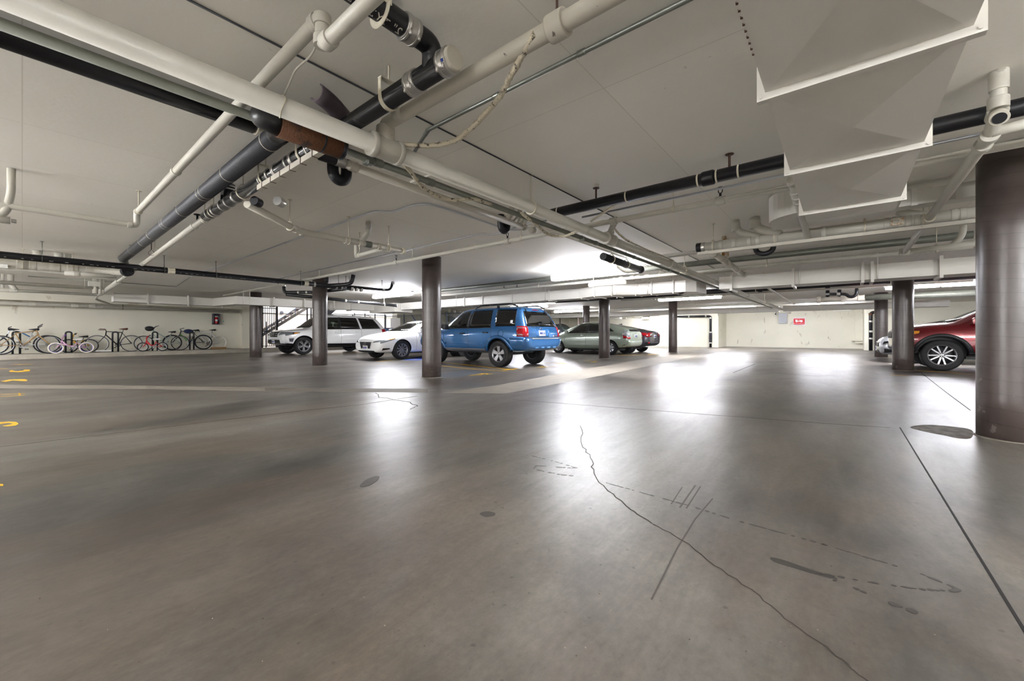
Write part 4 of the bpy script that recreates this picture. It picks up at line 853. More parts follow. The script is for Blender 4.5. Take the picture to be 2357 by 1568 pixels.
for q in (1450, 1560, 1683, 1743, 1890, 1950): x = x_at(24.8, q); seam(D4 if q < 1720 else D6, (x-.02, 24.77, 2.05), (x+.02, 24.8, 2.38))
pipe('round_duct', 'round pale duct behind the pale green car near the ceiling', [(-17.5, 27.2, 2.28), (-9.5, 27.2, 2.28)], .16, M_duct, 'duct', hang=(1.5, 6.5), joints=(3, 5), jr=1.05)
# ------------------------------------------------------------------ cars
M_tyre = mat('tyre_rubber', '#17171a', .7, var=.15, scale=20)
M_rim = mat('alloy', '#98989b', .3, .8)
M_rimd = mat('alloy_shadow_gap', '#2a2a2d', .5, .4)
M_trim = mat('black_trim', '#1b1c20', .5)
M_gtrim = mat('grey_cladding', '#5a5a61', .55)
M_int = mat('cabin_dark', '#747476', .8)
M_seat = mat('seat_fabric', '#3a3836', .85)
M_plate = mat('plate_white', '#e9e9ea', .4)
M_pblue = mat('plate_ink', '#3a4c8a', .5)
M_red = mat('tail_red', '#960d18', .15, coat=.6)
M_clear = mat('lamp_clear', '#a3a8ad', .1, .55)
M_amber = mat('lamp_amber', '#e8952a', .15, coat=.5)
M_chrome = mat('chrome', '#d5d7da', .12, 1.)
def glass_mat(name, tint, gl=.06):
    m = bpy.data.materials.new(name); m.use_nodes = True; n = m.node_tree.nodes; l = m.node_tree.links; n.remove(n['Principled BSDF'])
    tr = n.new('ShaderNodeBsdfTransparent'); tr.inputs[0].default_value = hexc(tint); g = n.new('ShaderNodeBsdfGlossy'); g.inputs['Roughness'].default_value = .03
    fr = n.new('ShaderNodeFresnel'); fr.inputs['IOR'].default_value = 1.85; mx = n.new('ShaderNodeMixShader')
    l.new(fr.outputs[0], mx.inputs[0]); l.new(tr.outputs[0], mx.inputs[1]); l.new(g.outputs[0], mx.inputs[2]); l.new(mx.outputs[0], n['Material Output'].inputs[0]); return m
M_glass = glass_mat('car_glass', '#d8e6dc'); M_privacy = glass_mat('privacy_glass', '#b4b8b9')
M_wsg = glass_mat('windscreen_glass', '#d3e2d9')
for nd_ in M_wsg.node_tree.nodes:
    if nd_.type == 'FRESNEL': nd_.inputs['IOR'].default_value = 2.6
M_dglass = mat('dark_glass', '#14171a', .05, coat=.5)
def paint(name, col, metal=.2, rough=.28): return mat(name, col, rough, metal, coat=1.)

def loft(stations):
    bm = bmesh.new(); rings = []
    def ring(st, k=1., dx=0., cz=None):
        x, zb, zs, zt, wb, wm, ws, wt = st[:8]; lean = st[8] if len(st) > 8 else 0.
        e = min(.06, .45*(zt-zs)); h = zs-zb
        half = [(0, zb), (wb*.8, zb), (wb, zb+.05), (wm, zb+.36*h), (wm*.995, zb+.74*h), (ws, zs), (wt, zt-e), (wt-.14, zt-.004), (0, zt+.02)]
        full = half+[(-y, z) for y, z in half[-2:0:-1]]
        c = (zb+zt)/2; out = []
        for y, z in full:
            l = lean*max(0., (z-zs)/(zt-zs)); out.append(bm.verts.new((x+l+dx, y*k, c+(z-c)*k)))
        return out
    s0, s1 = stations[0], stations[-1]
    rings.append(ring(s0, .8, -.015))
    for st in stations: rings.append(ring(st))
    rings.append(ring(s1, .8, .015))
    n = len(rings[0])
    for a, b in zip(rings[:-1], rings[1:]):
        for k in range(n): bm.faces.new((a[k], a[(k+1) % n], b[(k+1) % n], b[k]))
    for rg, fl in ((rings[0], 1), (rings[-1], 0)):   # quad caps
        h = n//2; L = rg
        for k in range(1, h-1 if False else h):
            pass
        bm.faces.new(L[::-1] if fl else L)
    bmesh.ops.recalc_face_normals(bm, faces=bm.faces)
    me = bpy.data.meshes.new('tmp'); bm.to_mesh(me); bm.free(); return me
def evald(me, mods, mats):
    o = bpy.data.objects.new('tmp', me); COL.objects.link(o)
    for m in mats: me.materials.append(m)
    mods(o); bpy.context.view_layer.update()
    r = bpy.data.meshes.new_from_object(o.evaluated_get(bpy.context.evaluated_depsgraph_get()))
    bpy.data.objects.remove(o); return r
def sub_surf(o): m = o.modifiers.new('s', 'SUBSURF'); m.levels = m.render_levels = 2
def cut(me, cutter_mb, m_in):
    bmesh.ops.recalc_face_normals(cutter_mb.bm, faces=cutter_mb.bm.faces)
    cm = bpy.data.meshes.new('c'); cutter_mb.bm.to_mesh(cm); cutter_mb.bm.free(); cm.materials.append(m_in)
    co = bpy.data.objects.new('c', cm); COL.objects.link(co)
    def f(o):
        b = o.modifiers.new('b', 'BOOLEAN'); b.operation = 'DIFFERENCE'; b.object = co; b.solver = 'EXACT'; b.material_mode = 'TRANSFER'
    r = evald(me, f, []); bpy.data.objects.remove(co); return r
def resample(pl, n):
    pl = [Vector(p) for p in pl]; L = [0.]
    for a, b in zip(pl[:-1], pl[1:]): L.append(L[-1]+(b-a).length)
    out = []
    for i in range(n):
        s = L[-1]*i/(n-1)
        for k in range(len(pl)-1):
            if s <= L[k+1]+1e-9 or k == len(pl)-2:
                t = (s-L[k])/max(1e-9, L[k+1]-L[k]); out.append(pl[k].lerp(pl[k+1], min(1, t))); break
    return out
class Car:
    def __init__(s, name, label, loc, rz, stations, body_m, wb, rt, wtrk, arch, cat='car', cabin=None, wins=(), wind=None, rear=None, group=None, clad=None):
        s.t = thing(name, loc, label, cat, group, rz)
        me = loft(stations); me = evald(me, sub_surf, [body_m])
        bm = bmesh.new(); bm.from_mesh(me); s.bvh = BVHTree.FromBMesh(bm); bm.free()
        s.wm = max(st[5] for st in stations); s.wb = wb
        if cabin:
            x0, x1, z0, z1, wz0, wz1 = cabin; c = MB()
            P = lambda x, y, z: Vector((x, y, z))
            poly = [P(x0[0], -1, z0), P(x1[0], -1, z0), P(x1[1], -1, z1), P(x0[1], -1, z1)]
            v = []
            for sgn in (-1, 1): v.append([c.bm.verts.new((p.x, sgn*(wz0 if p.z < (z0+z1)/2 else wz1), p.z)) for p in poly])
            a, b = v; c.bm.faces.new(a); c.bm.faces.new(b[::-1])
            for i in range(4): c.bm.faces.new((a[i], b[i], b[(i+1) % 4], a[(i+1) % 4]))
            me = cut(me, c, M_int)
            for wn in wins:
                c = MB(); c.prism([Vector((x, -1.3, z)) for x, z in wn], (0, 2.6, 0)); me = cut(me, c, M_int)
            for wn, sgn in ((wind, 1), (rear, -1)):
                if wn: c = MB(); xa = (x1[0]+x1[1])/2-.45 if sgn > 0 else (x0[0]+x0[1])/2+.45; c.prism([Vector((xa, y, z)) for y, z in wn], (sgn*3, 0, 0)); me = cut(me, c, M_int)
        for ax in (-1, 1):
            for sd in (-1, 1):
                c = MB(); c.lathe([(.001, sd*(s.wm-.34)), (arch, sd*(s.wm-.34)), (arch, sd*(s.wm+.2)), (.001, sd*(s.wm+.2))], (ax*wb/2, 0, rt), 'Y', 40); me = cut(me, c, M_trim)
        me.name = 'body'
        for p in me.polygons: p.use_smooth = True
        try: me.set_sharp_from_angle(angle=R(42))
        except Exception: pass
        o = bpy.data.objects.new('body', me); COL.objects.link(o); o.parent = s.t; s.body = o
        s.rt, s.arch = rt, arch
    def hit(s, u, z, phi, off):
        a = R(phi); D = Vector((math.cos(a), math.sin(a), 0)); per = Vector((1, 0, 0)) if abs(abs(phi)-90) < .1 else Vector((-math.sin(a), math.cos(a), 0))
        p = per*u+Vector((0, 0, z)); h = s.bvh.ray_cast(p+D*6, -D)
        if h[0] is None: h = s.bvh.find_nearest(p+D*1.0)
        return h[0]+D*off, D
    def patch(s, name, bot, top, phi, m, off=.004, n=14, rows=5, lip=.012, parent=None, label=None):
        B, T = resample(bot, n), resample(top, n); b = MB(); g = []; back = []
        for j in range(rows):
            t = j/(rows-1); row = []; rb = []
            for i in range(n):
                q = B[i].lerp(T[i], t); h, D = s.hit(q.x, q.y, phi, off); row.append(b.bm.verts.new(h)); rb.append(b.bm.verts.new(h-D*lip))
            g.append(row); back.append(rb)
        for j in range(rows-1):
            for i in range(n-1):
                for G, fl in ((g, 0), (back, 1)):
                    q = (G[j][i], G[j][i+1], G[j+1][i+1], G[j+1][i]); f = b.bm.faces.new(q[::-1] if fl else q); f.smooth = True
        edge = [(0, i) for i in range(n)]+[(j, n-1) for j in range(1, rows)]+[(rows-1, i) for i in range(n-2, -1, -1)]+[(j, 0) for j in range(rows-2, 0, -1)]
        for k in range(len(edge)):
            a, c = edge[k], edge[(k+1) % len(edge)]; b.bm.faces.new((g[a[0]][a[1]], g[c[0]][c[1]], back[c[0]][c[1]], back[a[0]][a[1]]))
        o = b.build(name, m, parent or s.t, local=True)
        if label: o['label'] = label
        return o
    def both(s, name, bot, top, m, **k): return [s.patch(name, bot, top, ph, m, **k) for ph in (90, -90)]
    def line(s, name, pts, wd, phi, m, off=.003, **k):
        P = [Vector(p) for p in pts]; lo, hi = [], []
        for i, p in enumerate(P):
            d = (P[min(i+1, len(P)-1)]-P[max(0, i-1)]).normalized(); nn = Vector((-d.y, d.x))*wd/2; lo.append(p-nn); hi.append(p+nn)
        return s.patch(name, lo, hi, phi, m, off=off, rows=2, n=k.pop('n', 10), lip=.006, **k)
    def arch_trim(s, m, wd=.06, off=.02, a0=-12, a1=192, name='arch_trim'):
        for ax in (-1, 1):
            for sd in (90, -90):
                A = [R(a0+(a1-a0)*i/28) for i in range(29)]; cx = ax*s.wb/2
                s.patch(name, [(cx+math.cos(a)*(s.arch-.004), s.rt+math.sin(a)*(s.arch-.004)) for a in A], [(cx+math.cos(a)*(s.arch+wd), s.rt+math.sin(a)*(s.arch+wd)) for a in A], sd, m, off=off, n=29, rows=3, lip=.04)
    def wheels(s, style, yo=.015, width=.23, rimr=None, m=None):
        rr = rimr or s.rt*.64; m = m or M_rim; proto = None
        for ax in (-1, 1):
            for sd in (-1, 1):
                if proto is None: proto = s.make_wheel(style, width, rr, m)
                w_ = proto if not proto.parent else copy_tree(proto, s.t)
                w_.parent = s.t; w_.location = (ax*s.wb/2, sd*(s.wm-yo-width/2), s.rt); w_.rotation_euler = (0, R(17*ax), 0 if sd > 0 else math.pi)
    def make_wheel(s, style, wd, rr, m):
        rt, h = s.rt, wd/2; b = MB()
        b.lathe([(rr, -h*.8), (rt*.9, -h), (rt*.97, -h*.86), (rt, -h*.6), (rt, h*.6), (rt*.97, h*.86), (rt*.9, h), (rr, h*.8)], n=40, closed=False); b.lathe([(rr, -h*.8), (rr, h*.8)], n=40, closed=False)
        w_ = b.build('wheel', M_tyre, None)
        b = MB(); b.lathe([(rr, h*.82), (rr*.93, h*.78), (rr*.88, h*.3), (rr*.88, -h*.7), (rr, -h*.8)], n=40, closed=False)
        def spoke(a, w0, w1, r0=.1, r1=.92, skew=0.):
            ca, sa = math.cos(a), math.sin(a); pts = []
            for r, w2, y in ((rr*r0, w0, h*.62), (rr*r1, w1, h*.74)):
                off = skew if r > rr*.5 else skew*.3
                for k in (-1, 1): pts.append((r*ca-(k*w2+off)*sa, y, r*sa+(k*w2+off)*ca))
            v = [b.bm.verts.new(p) for p in pts]; q = [b.bm.verts.new((p[0], p[1]-.035, p[2])) for p in pts]
            for f in ((0, 1, 3, 2),): b.bm.faces.new([v[i] for i in f]); b.bm.faces.new([q[i] for i in f[::-1]])
            for i, j in ((0, 1), (1, 3), (3, 2), (2, 0)): b.bm.faces.new((v[i], v[j], q[j], q[i]))
        if style == 'five':
            for k in range(5): spoke(2*math.pi*k/5, .03, .062)
        elif style == 'double':
            for k in range(5):
                for d in (-1, 1): spoke(2*math.pi*k/5, .014, .019, skew=d*.035)
        elif style == 'vee':
            for k in range(5):
                for d in (-1, 1): spoke(2*math.pi*k/5+d*.26, .014, .015, r0=.16)
        elif style == 'multi':
            for k in range(10):
                for d in (-1, 1): spoke(2*math.pi*k/10+d*.09, .009, .011)
        else:
            b.lathe([(.001, h*.8), (rr*.3, h*.82), (rr*.6, h*.75), (rr*.62, h*.7)], n=30, closed=False)
            for k in range(7): spoke(2*math.pi*k/7, .035, .05, r0=.5)
        b.lathe([(.001, h*.68), (rr*.2, h*.68), (rr*.24, h*.6), (rr*.24, h*.3)], n=20, closed=False)
        b.build('rim', m, w_, local=True)
        b = MB(); b.lathe([(.001, h*.1), (rr*.89, h*.1), (rr*.89, -h*.5), (.001, -h*.5)], n=32); b.build('spoke_shade_disc', M_rimd, w_, local=True)  # dark disc, its colour stands for the shade between the spokes
        b = MB()
        for k in range(5): a = 2*math.pi*k/5+.3; b.cyl((rr*.14*math.cos(a), h*.66, rr*.14*math.sin(a)), (rr*.14*math.cos(a), h*.74, rr*.14*math.sin(a)), .009, 6)
        b.build('wheel_nut', M_chrome, w_, local=True)
        return w_
    def mirrors(s, x, z, m, y=None):
        for sd in (-1, 1):
            h, D = s.hit(x, z, 90*sd, 0.); yy = abs(h.y); b = MB(); b.box((x-.07, sd*(yy+.04), z-.02), (x+.06, sd*(yy+.22), z+.13) , bev=.03) if sd > 0 else b.box((x-.07, -(yy+.22), z-.02), (x+.06, -(yy+.04), z+.13), bev=.03)
            b.box((x-.02, min(sd*(yy-.06), sd*(yy+.08)), z-.015), (x+.03, max(sd*(yy-.06), sd*(yy+.08)), z+.03)); b.build('mirror', m, s.t, local=True)
    def handles(s, pts, m, L=.11):
        for x, z in pts:
            for ph in (90, -90): s.patch('door_handle', [(x-L, z-.016), (x+L, z-.016)], [(x-L*.85, z+.02), (x+L*.85, z+.02)], ph, m, off=.03, n=6, rows=3, lip=.03)
    def seats(s, pts, z0, m=None):
        for x, top in pts:
            for y in (-.37, .37):
                b = MB(); b.box((x-.07, y-.22, z0-.25), (x+.06, y+.22, top-.12), bev=.04); b.box((x-.05, y-.12, top-.14), (x+.04, y+.12, top+.02), bev=.03); b.build('seat', m or M_seat, s.t, local=True)
    def wheel_in(s, x, y, z):
        b = MB(); pts = [(x+.17*.4*math.cos(a), y+.17*math.sin(a), z+.17*.9*math.cos(a)) for a in [2*math.pi*k/18 for k in range(18)]]; b.sweep(pts, .014, 8, closed=True); b.cyl((x, y-.15, z), (x, y+.15, z), .012, 6); b.build('steering_wheel', M_trim, s.t, local=True)
    def plate(s, phi, z, off=.012, y=0., w_=.15):
        o = s.patch('number_plate', [(y-w_, z-.075), (y+w_, z-.075)], [(y-w_, z+.075), (y+w_, z+.075)], phi, M_plate, off=off, n=3, rows=2)
        for k in range(7): u = y-w_*.8+w_*1.6*(k+.2)/7; s.patch('plate_character', [(u, z-.03), (u+.022, z-.03)], [(u, z+.03), (u+.022, z+.03)], phi, M_pblue, off=off+.004, n=3, rows=2, parent=o)
        s.patch('plate_header', [(y-.07, z+.048), (y+.07, z+.048)], [(y-.07, z+.062), (y+.07, z+.062)], phi, M_red, off=off+.004, n=3, rows=2, parent=o)
    def oval(s, phi, u, z, a, b_, m, off=.02, name='emblem', r=.006, spokes=()):
        P = []
        for k in range(20): t = 2*math.pi*k/20; P.append(s.hit(u+a*math.cos(t), z+b_*math.sin(t), phi, off)[0])
        q = MB(); q.sweep(P, r, 6, closed=True); c = s.hit(u, z, phi, off)[0]
        for t in spokes: q.cyl(c, s.hit(u+a*math.cos(R(t)), z+b_*math.sin(R(t)), phi, off)[0], r, 6)
        return q.build(name, m, s.t, local=True)
    def underside(s, z=.3, x0=-1.5, x1=1.0):
        b = MB(); b.box((x0, -s.wm*.55, z-.06), (x1, s.wm*.55, z+.12)); b.cyl((-s.wb/2, -s.wm+.25, s.rt), (-s.wb/2, s.wm-.25, s.rt), .05, 8); b.cyl((s.wb/2, -s.wm+.25, s.rt), (s.wb/2, s.wm-.25, s.rt), .05, 8); b.build('underbody', M_trim, s.t, local=True)
    def rails(s, x0, x1, y, z, h, m):
        for sd in (-1, 1):
            b = MB(); b.sweep(bend([(x0, sd*y, z-.03), (x0+.2, sd*y, z+h), (x1-.25, sd*y, z+h), (x1, sd*y, z-.03)], .12), .02, 8); b.cyl(((x0+x1)/2-.1, sd*y, z-.04), ((x0+x1)/2-.1, sd*y, z+h), .04, 8); b.build('roof_rail', m, s.t, local=True)

# --- blue SUV seen from behind
P_blue = paint('blue_paint_car', '#285f94', .35, .25)
ST = [(-2.21, .47, 1.02, 1.56, .72, .83, .82, .62, .27), (-2.1, .45, 1.05, 1.635, .80, .895, .875, .68, .25), (-1.75, .42, 1.07, 1.665, .84, .905, .885, .70, .08), (-.95, .38, 1.07, 1.675, .85, .905, .885, .71), (-.1, .38, 1.06, 1.67, .85, .905, .885, .71), (.3, .38, 1.06, 1.64, .85, .905, .88, .69), (.42, .38, 1.06, 1.58, .85, .905, .88, .68), (1.0, .38, 1.06, 1.16, .85, .905, .87, .74), (1.1, .38, 1.05, 1.12, .85, .905, .865, .75), (1.65, .40, 1.02, 1.08, .85, .905, .86, .74), (2.05, .44, .95, 1.01, .82, .885, .81, .68), (2.18, .48, .86, .9, .72, .81, .73, .58)]
WF = [(.84, 1.09), (-.10, 1.10), (-.10, 1.575), (.30, 1.53)]; WR = [(-.19, 1.10), (-1.02, 1.11), (-.97, 1.585), (-.19, 1.58)]; WQ = [(-1.2, 1.13), (-1.88, 1.13), (-1.80, 1.575), (-1.13, 1.59)]
B_ = Car('car', 'blue SUV with roof rails seen from its rear left corner', (-8.56, 9.1, 0), math.pi, ST, P_blue, 2.62, .368, .77, .425, 'car', cabin=((-1.98, -1.86), (.9, .42), 1.0, 1.6, .78, .60), wins=(WF, WR, WQ), wind=[(-.66, 1.16), (.66, 1.16), (.56, 1.5), (-.56, 1.5)], rear=[(-.68, 1.12), (.68, 1.12), (.57, 1.52), (-.57, 1.52)])
def side_glass(car, wn, m, off=.0):
    # wn: bottom-front, bottom-rear, top-rear, top-front
    g = .012; car.both('window', [(wn[1][0]-g, wn[1][1]-g), (wn[0][0]+g, wn[0][1]-g)], [(wn[2][0]-g, wn[2][1]+g), (wn[3][0]+g, wn[3][1]+g)], m, off=.002+off, lip=.004)
side_glass(B_, WF, M_glass); side_glass(B_, WR, M_privacy); side_glass(B_, WQ, M_privacy)
B_.patch('rear_window', [(-.69, 1.11), (.69, 1.11)], [(-.58, 1.53), (.58, 1.53)], 180, M_privacy, off=.002, lip=.004, n=16)
B_.patch('windscreen', [(-.68, 1.15), (.68, 1.15)], [(-.57, 1.51), (.57, 1.51)], 0, M_wsg, off=.002, lip=.004, n=16)
for x0_, x1_ in ((-.105, -.185),): B_.both('door_pillar', [(x1_, 1.09), (x0_, 1.09)], [(x1_, 1.6), (x0_, 1.6)], M_trim, off=.006)
B_.both('window_sill_trim', [(-1.05, 1.075), (.88, 1.065)], [(-1.05, 1.095), (.88, 1.085)], M_trim, off=.005)
B_.arch_trim(P_blue, .085, .028); B_.wheels('five', width=.24, rimr=.225)
B_.both('rocker_trim', [(-.83, .385), (.84, .385)], [(-.83, .50), (.84, .50)], M_gtrim, off=.03, lip=.05)
B_.both('door_moulding', [(-.78, .62), (.84, .62)], [(-.78, .66), (.84, .66)], P_blue, off=.016)
for x, z0, z1 in ((.9, .46, 1.05), (-.14, .46, 1.09), (-1.06, .75, 1.6)):
    for ph in (90, -90): B_.line('door_gap', [(x, z0), (x, z1)], .01, ph, M_trim)
for ph in (90, -90): B_.oval(ph, -1.42, .93, .09, .1, M_trim, off=.004, name='fuel_flap', r=.004)
B_.handles([(.06, .93), (-.86, .95)], M_trim, .1)
B_.mirrors(.72, 1.07, M_trim); B_.rails(-1.8, -.2, .62, 1.68, .06, M_trim); B_.underside(.42)
# bumper, tail lamps, plate
B_.patch('rear_bumper', [(-.80, .46), (.80, .46)], [(-.84, .78), (.84, .78)], 180, P_blue, off=.075, lip=.2, n=24)
for sd in (-1, 1): B_.patch('bumper_side', [(-2.2, .46), (-1.76, .46)], [(-2.2, .80), (-1.72, .82)], 90*sd, P_blue, off=.026, lip=.04)
B_.patch('bumper_step', [(-.62, .775), (.62, .775)], [(-.62, .80), (.62, .80)], 180, M_steel, off=.08, lip=.1)
for u in (-.42, -.14, .14, .42): B_.patch('bumper_recess', [(u-.07, .52), (u+.07, .52)], [(u-.07, .56), (u+.07, .56)], 180, mat('blue_light', '#447cb5', .3), off=.078, n=4, rows=2, lip=.004)
for sd in (-1, 1):
    o = B_.patch('tail_lamp', [(sd*.86, .83), (sd*.70, .83)], [(sd*.84, 1.12), (sd*.68, 1.12)], 180, M_red, off=.014, n=8)
    B_.patch('tail_lamp', [(-2.2, .84), (-1.98, .84)], [(-2.14, 1.12), (-1.95, 1.12)], 90*sd, M_red, off=.014, n=8)
    B_.patch('reverse_lens', [(-2.16, .875), (-2.0, .875)], [(-2.13, .9), (-1.98, .9)], 90*sd, M_clear, off=.018, n=5, rows=2, parent=o)
    B_.patch('reverse_lens', [(-2.16, 1.06), (-1.99, 1.06)], [(-2.13, 1.085), (-1.97, 1.085)], 90*sd, M_clear, off=.018, n=5, rows=2, parent=o)
    B_.patch('reverse_lens', [(-2.0, .9), (-1.985, .9)], [(-1.985, 1.07), (-1.97, 1.07)], 90*sd, M_clear, off=.018, n=5, rows=2, parent=o)
B_.plate(180, .93); B_.patch('plate_recess', [(-.3, .83), (.3, .83)], [(-.33, 1.04), (.33, 1.04)], 180, mat('blue_recess', '#2a5f94', .35, .3), off=.004)
B_.line('tailgate_gap', [(-.70, .82), (.70, .82)], .012, 180, M_trim, off=.004)
B_.line('tailgate_gap', [(-.72, 1.08), (.72, 1.08)], .01, 180, M_trim, off=.004)
B_.oval(180, 0, 1.06, .055, .022, M_chrome, off=.014)
B_.patch('brake_light', [(-.13, 1.565), (.13, 1.565)], [(-.12, 1.59), (.12, 1.59)], 180, M_red, off=.02, n=6, rows=2)
b = MB(); c0, _ = B_.hit(-.05, 1.18, 180, .03); c1_, _ = B_.hit(.2, 1.2, 180, .035); b.cyl(c0, c1_, .012, 8); b.sphere(c0, .03, 8); b.build('wiper', M_trim, B_.t, local=True)
for u in (-.45, .45): b = MB(); a0, _ = B_.hit(u, 1.53, 180, .02); a1_, _ = B_.hit(u, 1.59, 180, .02); b.cyl(a0, a1_, .016, 8); b.build('glass_hinge', M_trim, B_.t, local=True)
B_.patch('sticker', [(-1.78, 1.2), (-1.70, 1.2)], [(-1.78, 1.28), (-1.70, 1.28)], 90, M_plate, off=.008, n=5, rows=4, lip=.002)
B_.patch('badge', [(.48, .84), (.66, .84)], [(.48, .87), (.66, .87)], 180, M_chrome, off=.008, n=4, rows=2)
B_.seats([(-.22, 1.42), (-1.02, 1.40)], 1.0); B_.wheel_in(.5, -.37, 1.1)

# --- white SUV
P_white = paint('white_paint_car', '#eceded', .0, .3)
SW = [(-2.70, .5, 1.06, 1.58, .76, .86, .84, .62, .36), (-2.52, .45, 1.1, 1.73, .86, .945, .92, .70, .34), (-2.0, .36, 1.12, 1.80, .9, .965, .94, .72, .12), (-1.0, .34, 1.11, 1.83, .92, .965, .94, .73), (0, .34, 1.10, 1.83, .92, .965, .94, .73), (.4, .34, 1.09, 1.80, .92, .965, .93, .71), (.6, .34, 1.09, 1.72, .92, .965, .93, .70), (1.18, .34, 1.08, 1.24, .92, .965, .93, .76), (1.32, .36, 1.08, 1.16, .92, .965, .93, .78), (1.9, .38, 1.04, 1.12, .9, .96, .9, .76), (2.27, .42, .99, 1.06, .86, .93, .84, .72), (2.41, .46, .9, .95, .74, .85, .74, .62)]
VF = [(.98, 1.13), (-.12, 1.15), (-.12, 1.69), (.38, 1.68)]; VR_ = [(-.20, 1.15), (-1.14, 1.16), (-1.02, 1.69), (-.20, 1.69)]; VQ = [(-1.26, 1.17), (-2.28, 1.20), (-1.96, 1.65), (-1.12, 1.69)]
Wc = Car('car', 'white SUV with star emblem grille, parked behind the second brown column', (-19.3, 9.44, 0), R(-90), SW, P_white, 3.075, .392, .8, .455, cabin=((-2.3, -2.0), (1.05, .6), 1.04, 1.75, .84, .62), wins=(VF, VR_, VQ), wind=[(-.68, 1.2), (.68, 1.2), (.58, 1.66), (-.58, 1.66)])
side_glass(Wc, VF, M_glass); side_glass(Wc, VR_, M_privacy); side_glass(Wc, VQ, M_privacy)
Wc.patch('windscreen', [(-.7, 1.19), (.7, 1.19)], [(-.6, 1.67), (.6, 1.67)], 0, M_wsg, off=.002, lip=.004, n=16)
Wc.both('door_pillar', [(-.195, 1.14), (-.125, 1.14)], [(-.195, 1.71), (-.125, 1.71)], M_trim, off=.006)
Wc.both('window_trim', [(-2.3, 1.165), (1.0, 1.105)], [(-2.3, 1.18), (1.0, 1.125)], M_chrome, off=.006)
Wc.both('rocker_trim', [(-1.08, .33), (1.07, .33)], [(-1.08, .47), (1.07, .47)], M_trim, off=.02, lip=.05); Wc.both('running_board', [(-1.05, .30), (1.03, .30)], [(-1.05, .335), (1.03, .335)], M_chrome, off=.05, lip=.08)
for x, z0, z1 in ((1.0, .47, 1.1), (-.16, .47, 1.14), (-1.2, .8, 1.15)):
    for ph in (90, -90): Wc.line('door_gap', [(x, z0), (x, z1)], .008, ph, MATS['grey_cladding'])
Wc.handles([(.04, .99), (-.98, 1.0)], P_white); Wc.mirrors(.86, 1.14, P_white); Wc.rails(-1.9, .3, .64, 1.82, .04, M_chrome); Wc.wheels('double', width=.27, rimr=.262); Wc.underside(.34, -1.9, 1.1)
Wc.patch('grille', [(-.36, .78), (.36, .78)], [(-.46, 1.0), (.46, 1.0)], 0, M_trim, off=.012, n=16)
for z in (.84, .93): Wc.patch('grille_bar', [(-.4, z-.016), (.4, z-.016)], [(-.41, z+.016), (.41, z+.016)], 0, M_chrome, off=.026, n=12, rows=2)
Wc.oval(0, 0, .89, .105, .105, M_chrome, off=.045, r=.012, spokes=(90, 210, 330))
for sd in (-1, 1):
    o = Wc.patch('headlamp', [(sd*.52, .84), (sd*.90, .90)], [(sd*.56, 1.0), (sd*.90, .985)], 0, M_clear, off=.012)
    Wc.patch('headlamp', [(2.28, .84), (1.72, .955)], [(2.26, .985), (1.72, .985)], 90*sd, M_dglass, off=.012)
    Wc.patch('headlamp_lens', [(2.3, .85), (2.02, .89)], [(2.27, .97), (2.0, .96)], 90*sd, M_clear, off=.016, parent=o); Wc.patch('turn_lens', [(1.98, .90), (1.76, .955)], [(1.94, .965), (1.75, .98)], 90*sd, M_amber, off=.018, parent=o)
    Wc.patch('fog_lamp_vent', [(2.14, .585), (2.01, .565)], [(2.17, .72), (1.97, .73)], 90*sd, M_gtrim, off=.012)
    Wc.patch('tail_lamp', [(-2.66, 1.02), (-2.36, .97)], [(-2.6, 1.17), (-2.36, 1.16)], 90*sd, M_red, off=.015); Wc.patch('tail_lamp', [(sd*.9, .98), (sd*.6, .98)], [(sd*.9, 1.16), (sd*.62, 1.14)], 180, M_red, off=.015)
Wc.patch('lower_grille', [(-.7, .47), (.7, .47)], [(-.6, .66), (.6, .66)], 0, M_trim, off=.016, n=16); Wc.patch('skid_plate', [(-.74, .44), (.74, .44)], [(-.7, .52), (.7, .52)], 0, M_chrome, off=.03, n=16)
Wc.plate(0, .57, off=.04)
for sd in (90, -90): Wc.patch('lower_bumper', [(2.38, .42), (1.99, .40)], [(2.38, .5), (2.0, .5)], sd, M_trim, off=.02)
Wc.seats([(-.22, 1.55), (-1.15, 1.5)], 1.05); Wc.wheel_in(.62, -.38, 1.14)

# --- white sedan
SS = [(-2.5, .45, .93, 1.0, .66, .76, .72, .6), (-2.36, .36, .97, 1.05, .8, .88, .84, .68), (-1.75, .26, .97, 1.09, .84, .91, .87, .66), (-.85, .22, .95, 1.37, .85, .91, .87, .55), (-.1, .22, .93, 1.44, .85, .91, .87, .57), (.3, .22, .92, 1.41, .85, .91, .87, .56), (1.08, .22, .91, 1.05, .85, .91, .86, .66), (1.22, .22, .90, .99, .85, .91, .86, .68), (1.85, .23, .85, .92, .84, .9, .82, .66), (2.2, .24, .76, .82, .78, .86, .74, .56), (2.32, .28, .65, .70, .66, .76, .62, .46)]
Ss = Car('car', 'white sedan with oval emblem grille, partly hidden behind the nearest centre column', (-13.0, 10.03, 0), R(-90), SS, P_white, 2.85, .343, .78, .385, cabin=((-1.35, -.85), (.95, .32), .88, 1.36, .74, .50), wins=([(.75, .96), (-.25, .98), (-.25, 1.34), (.16, 1.34)], [(-.33, .98), (-1.2, 1.02), (-.95, 1.28), (-.33, 1.34)]), wind=[(-.62, 1.03), (.62, 1.03), (.48, 1.33), (-.48, 1.33)], rear=[(-.6, 1.12), (.6, 1.12), (.46, 1.3), (-.46, 1.3)])
side_glass(Ss, [(.75, .96), (-.25, .98), (-.25, 1.34), (.16, 1.34)], M_glass); side_glass(Ss, [(-.33, .98), (-1.2, 1.02), (-.95, 1.28), (-.33, 1.34)], M_glass)
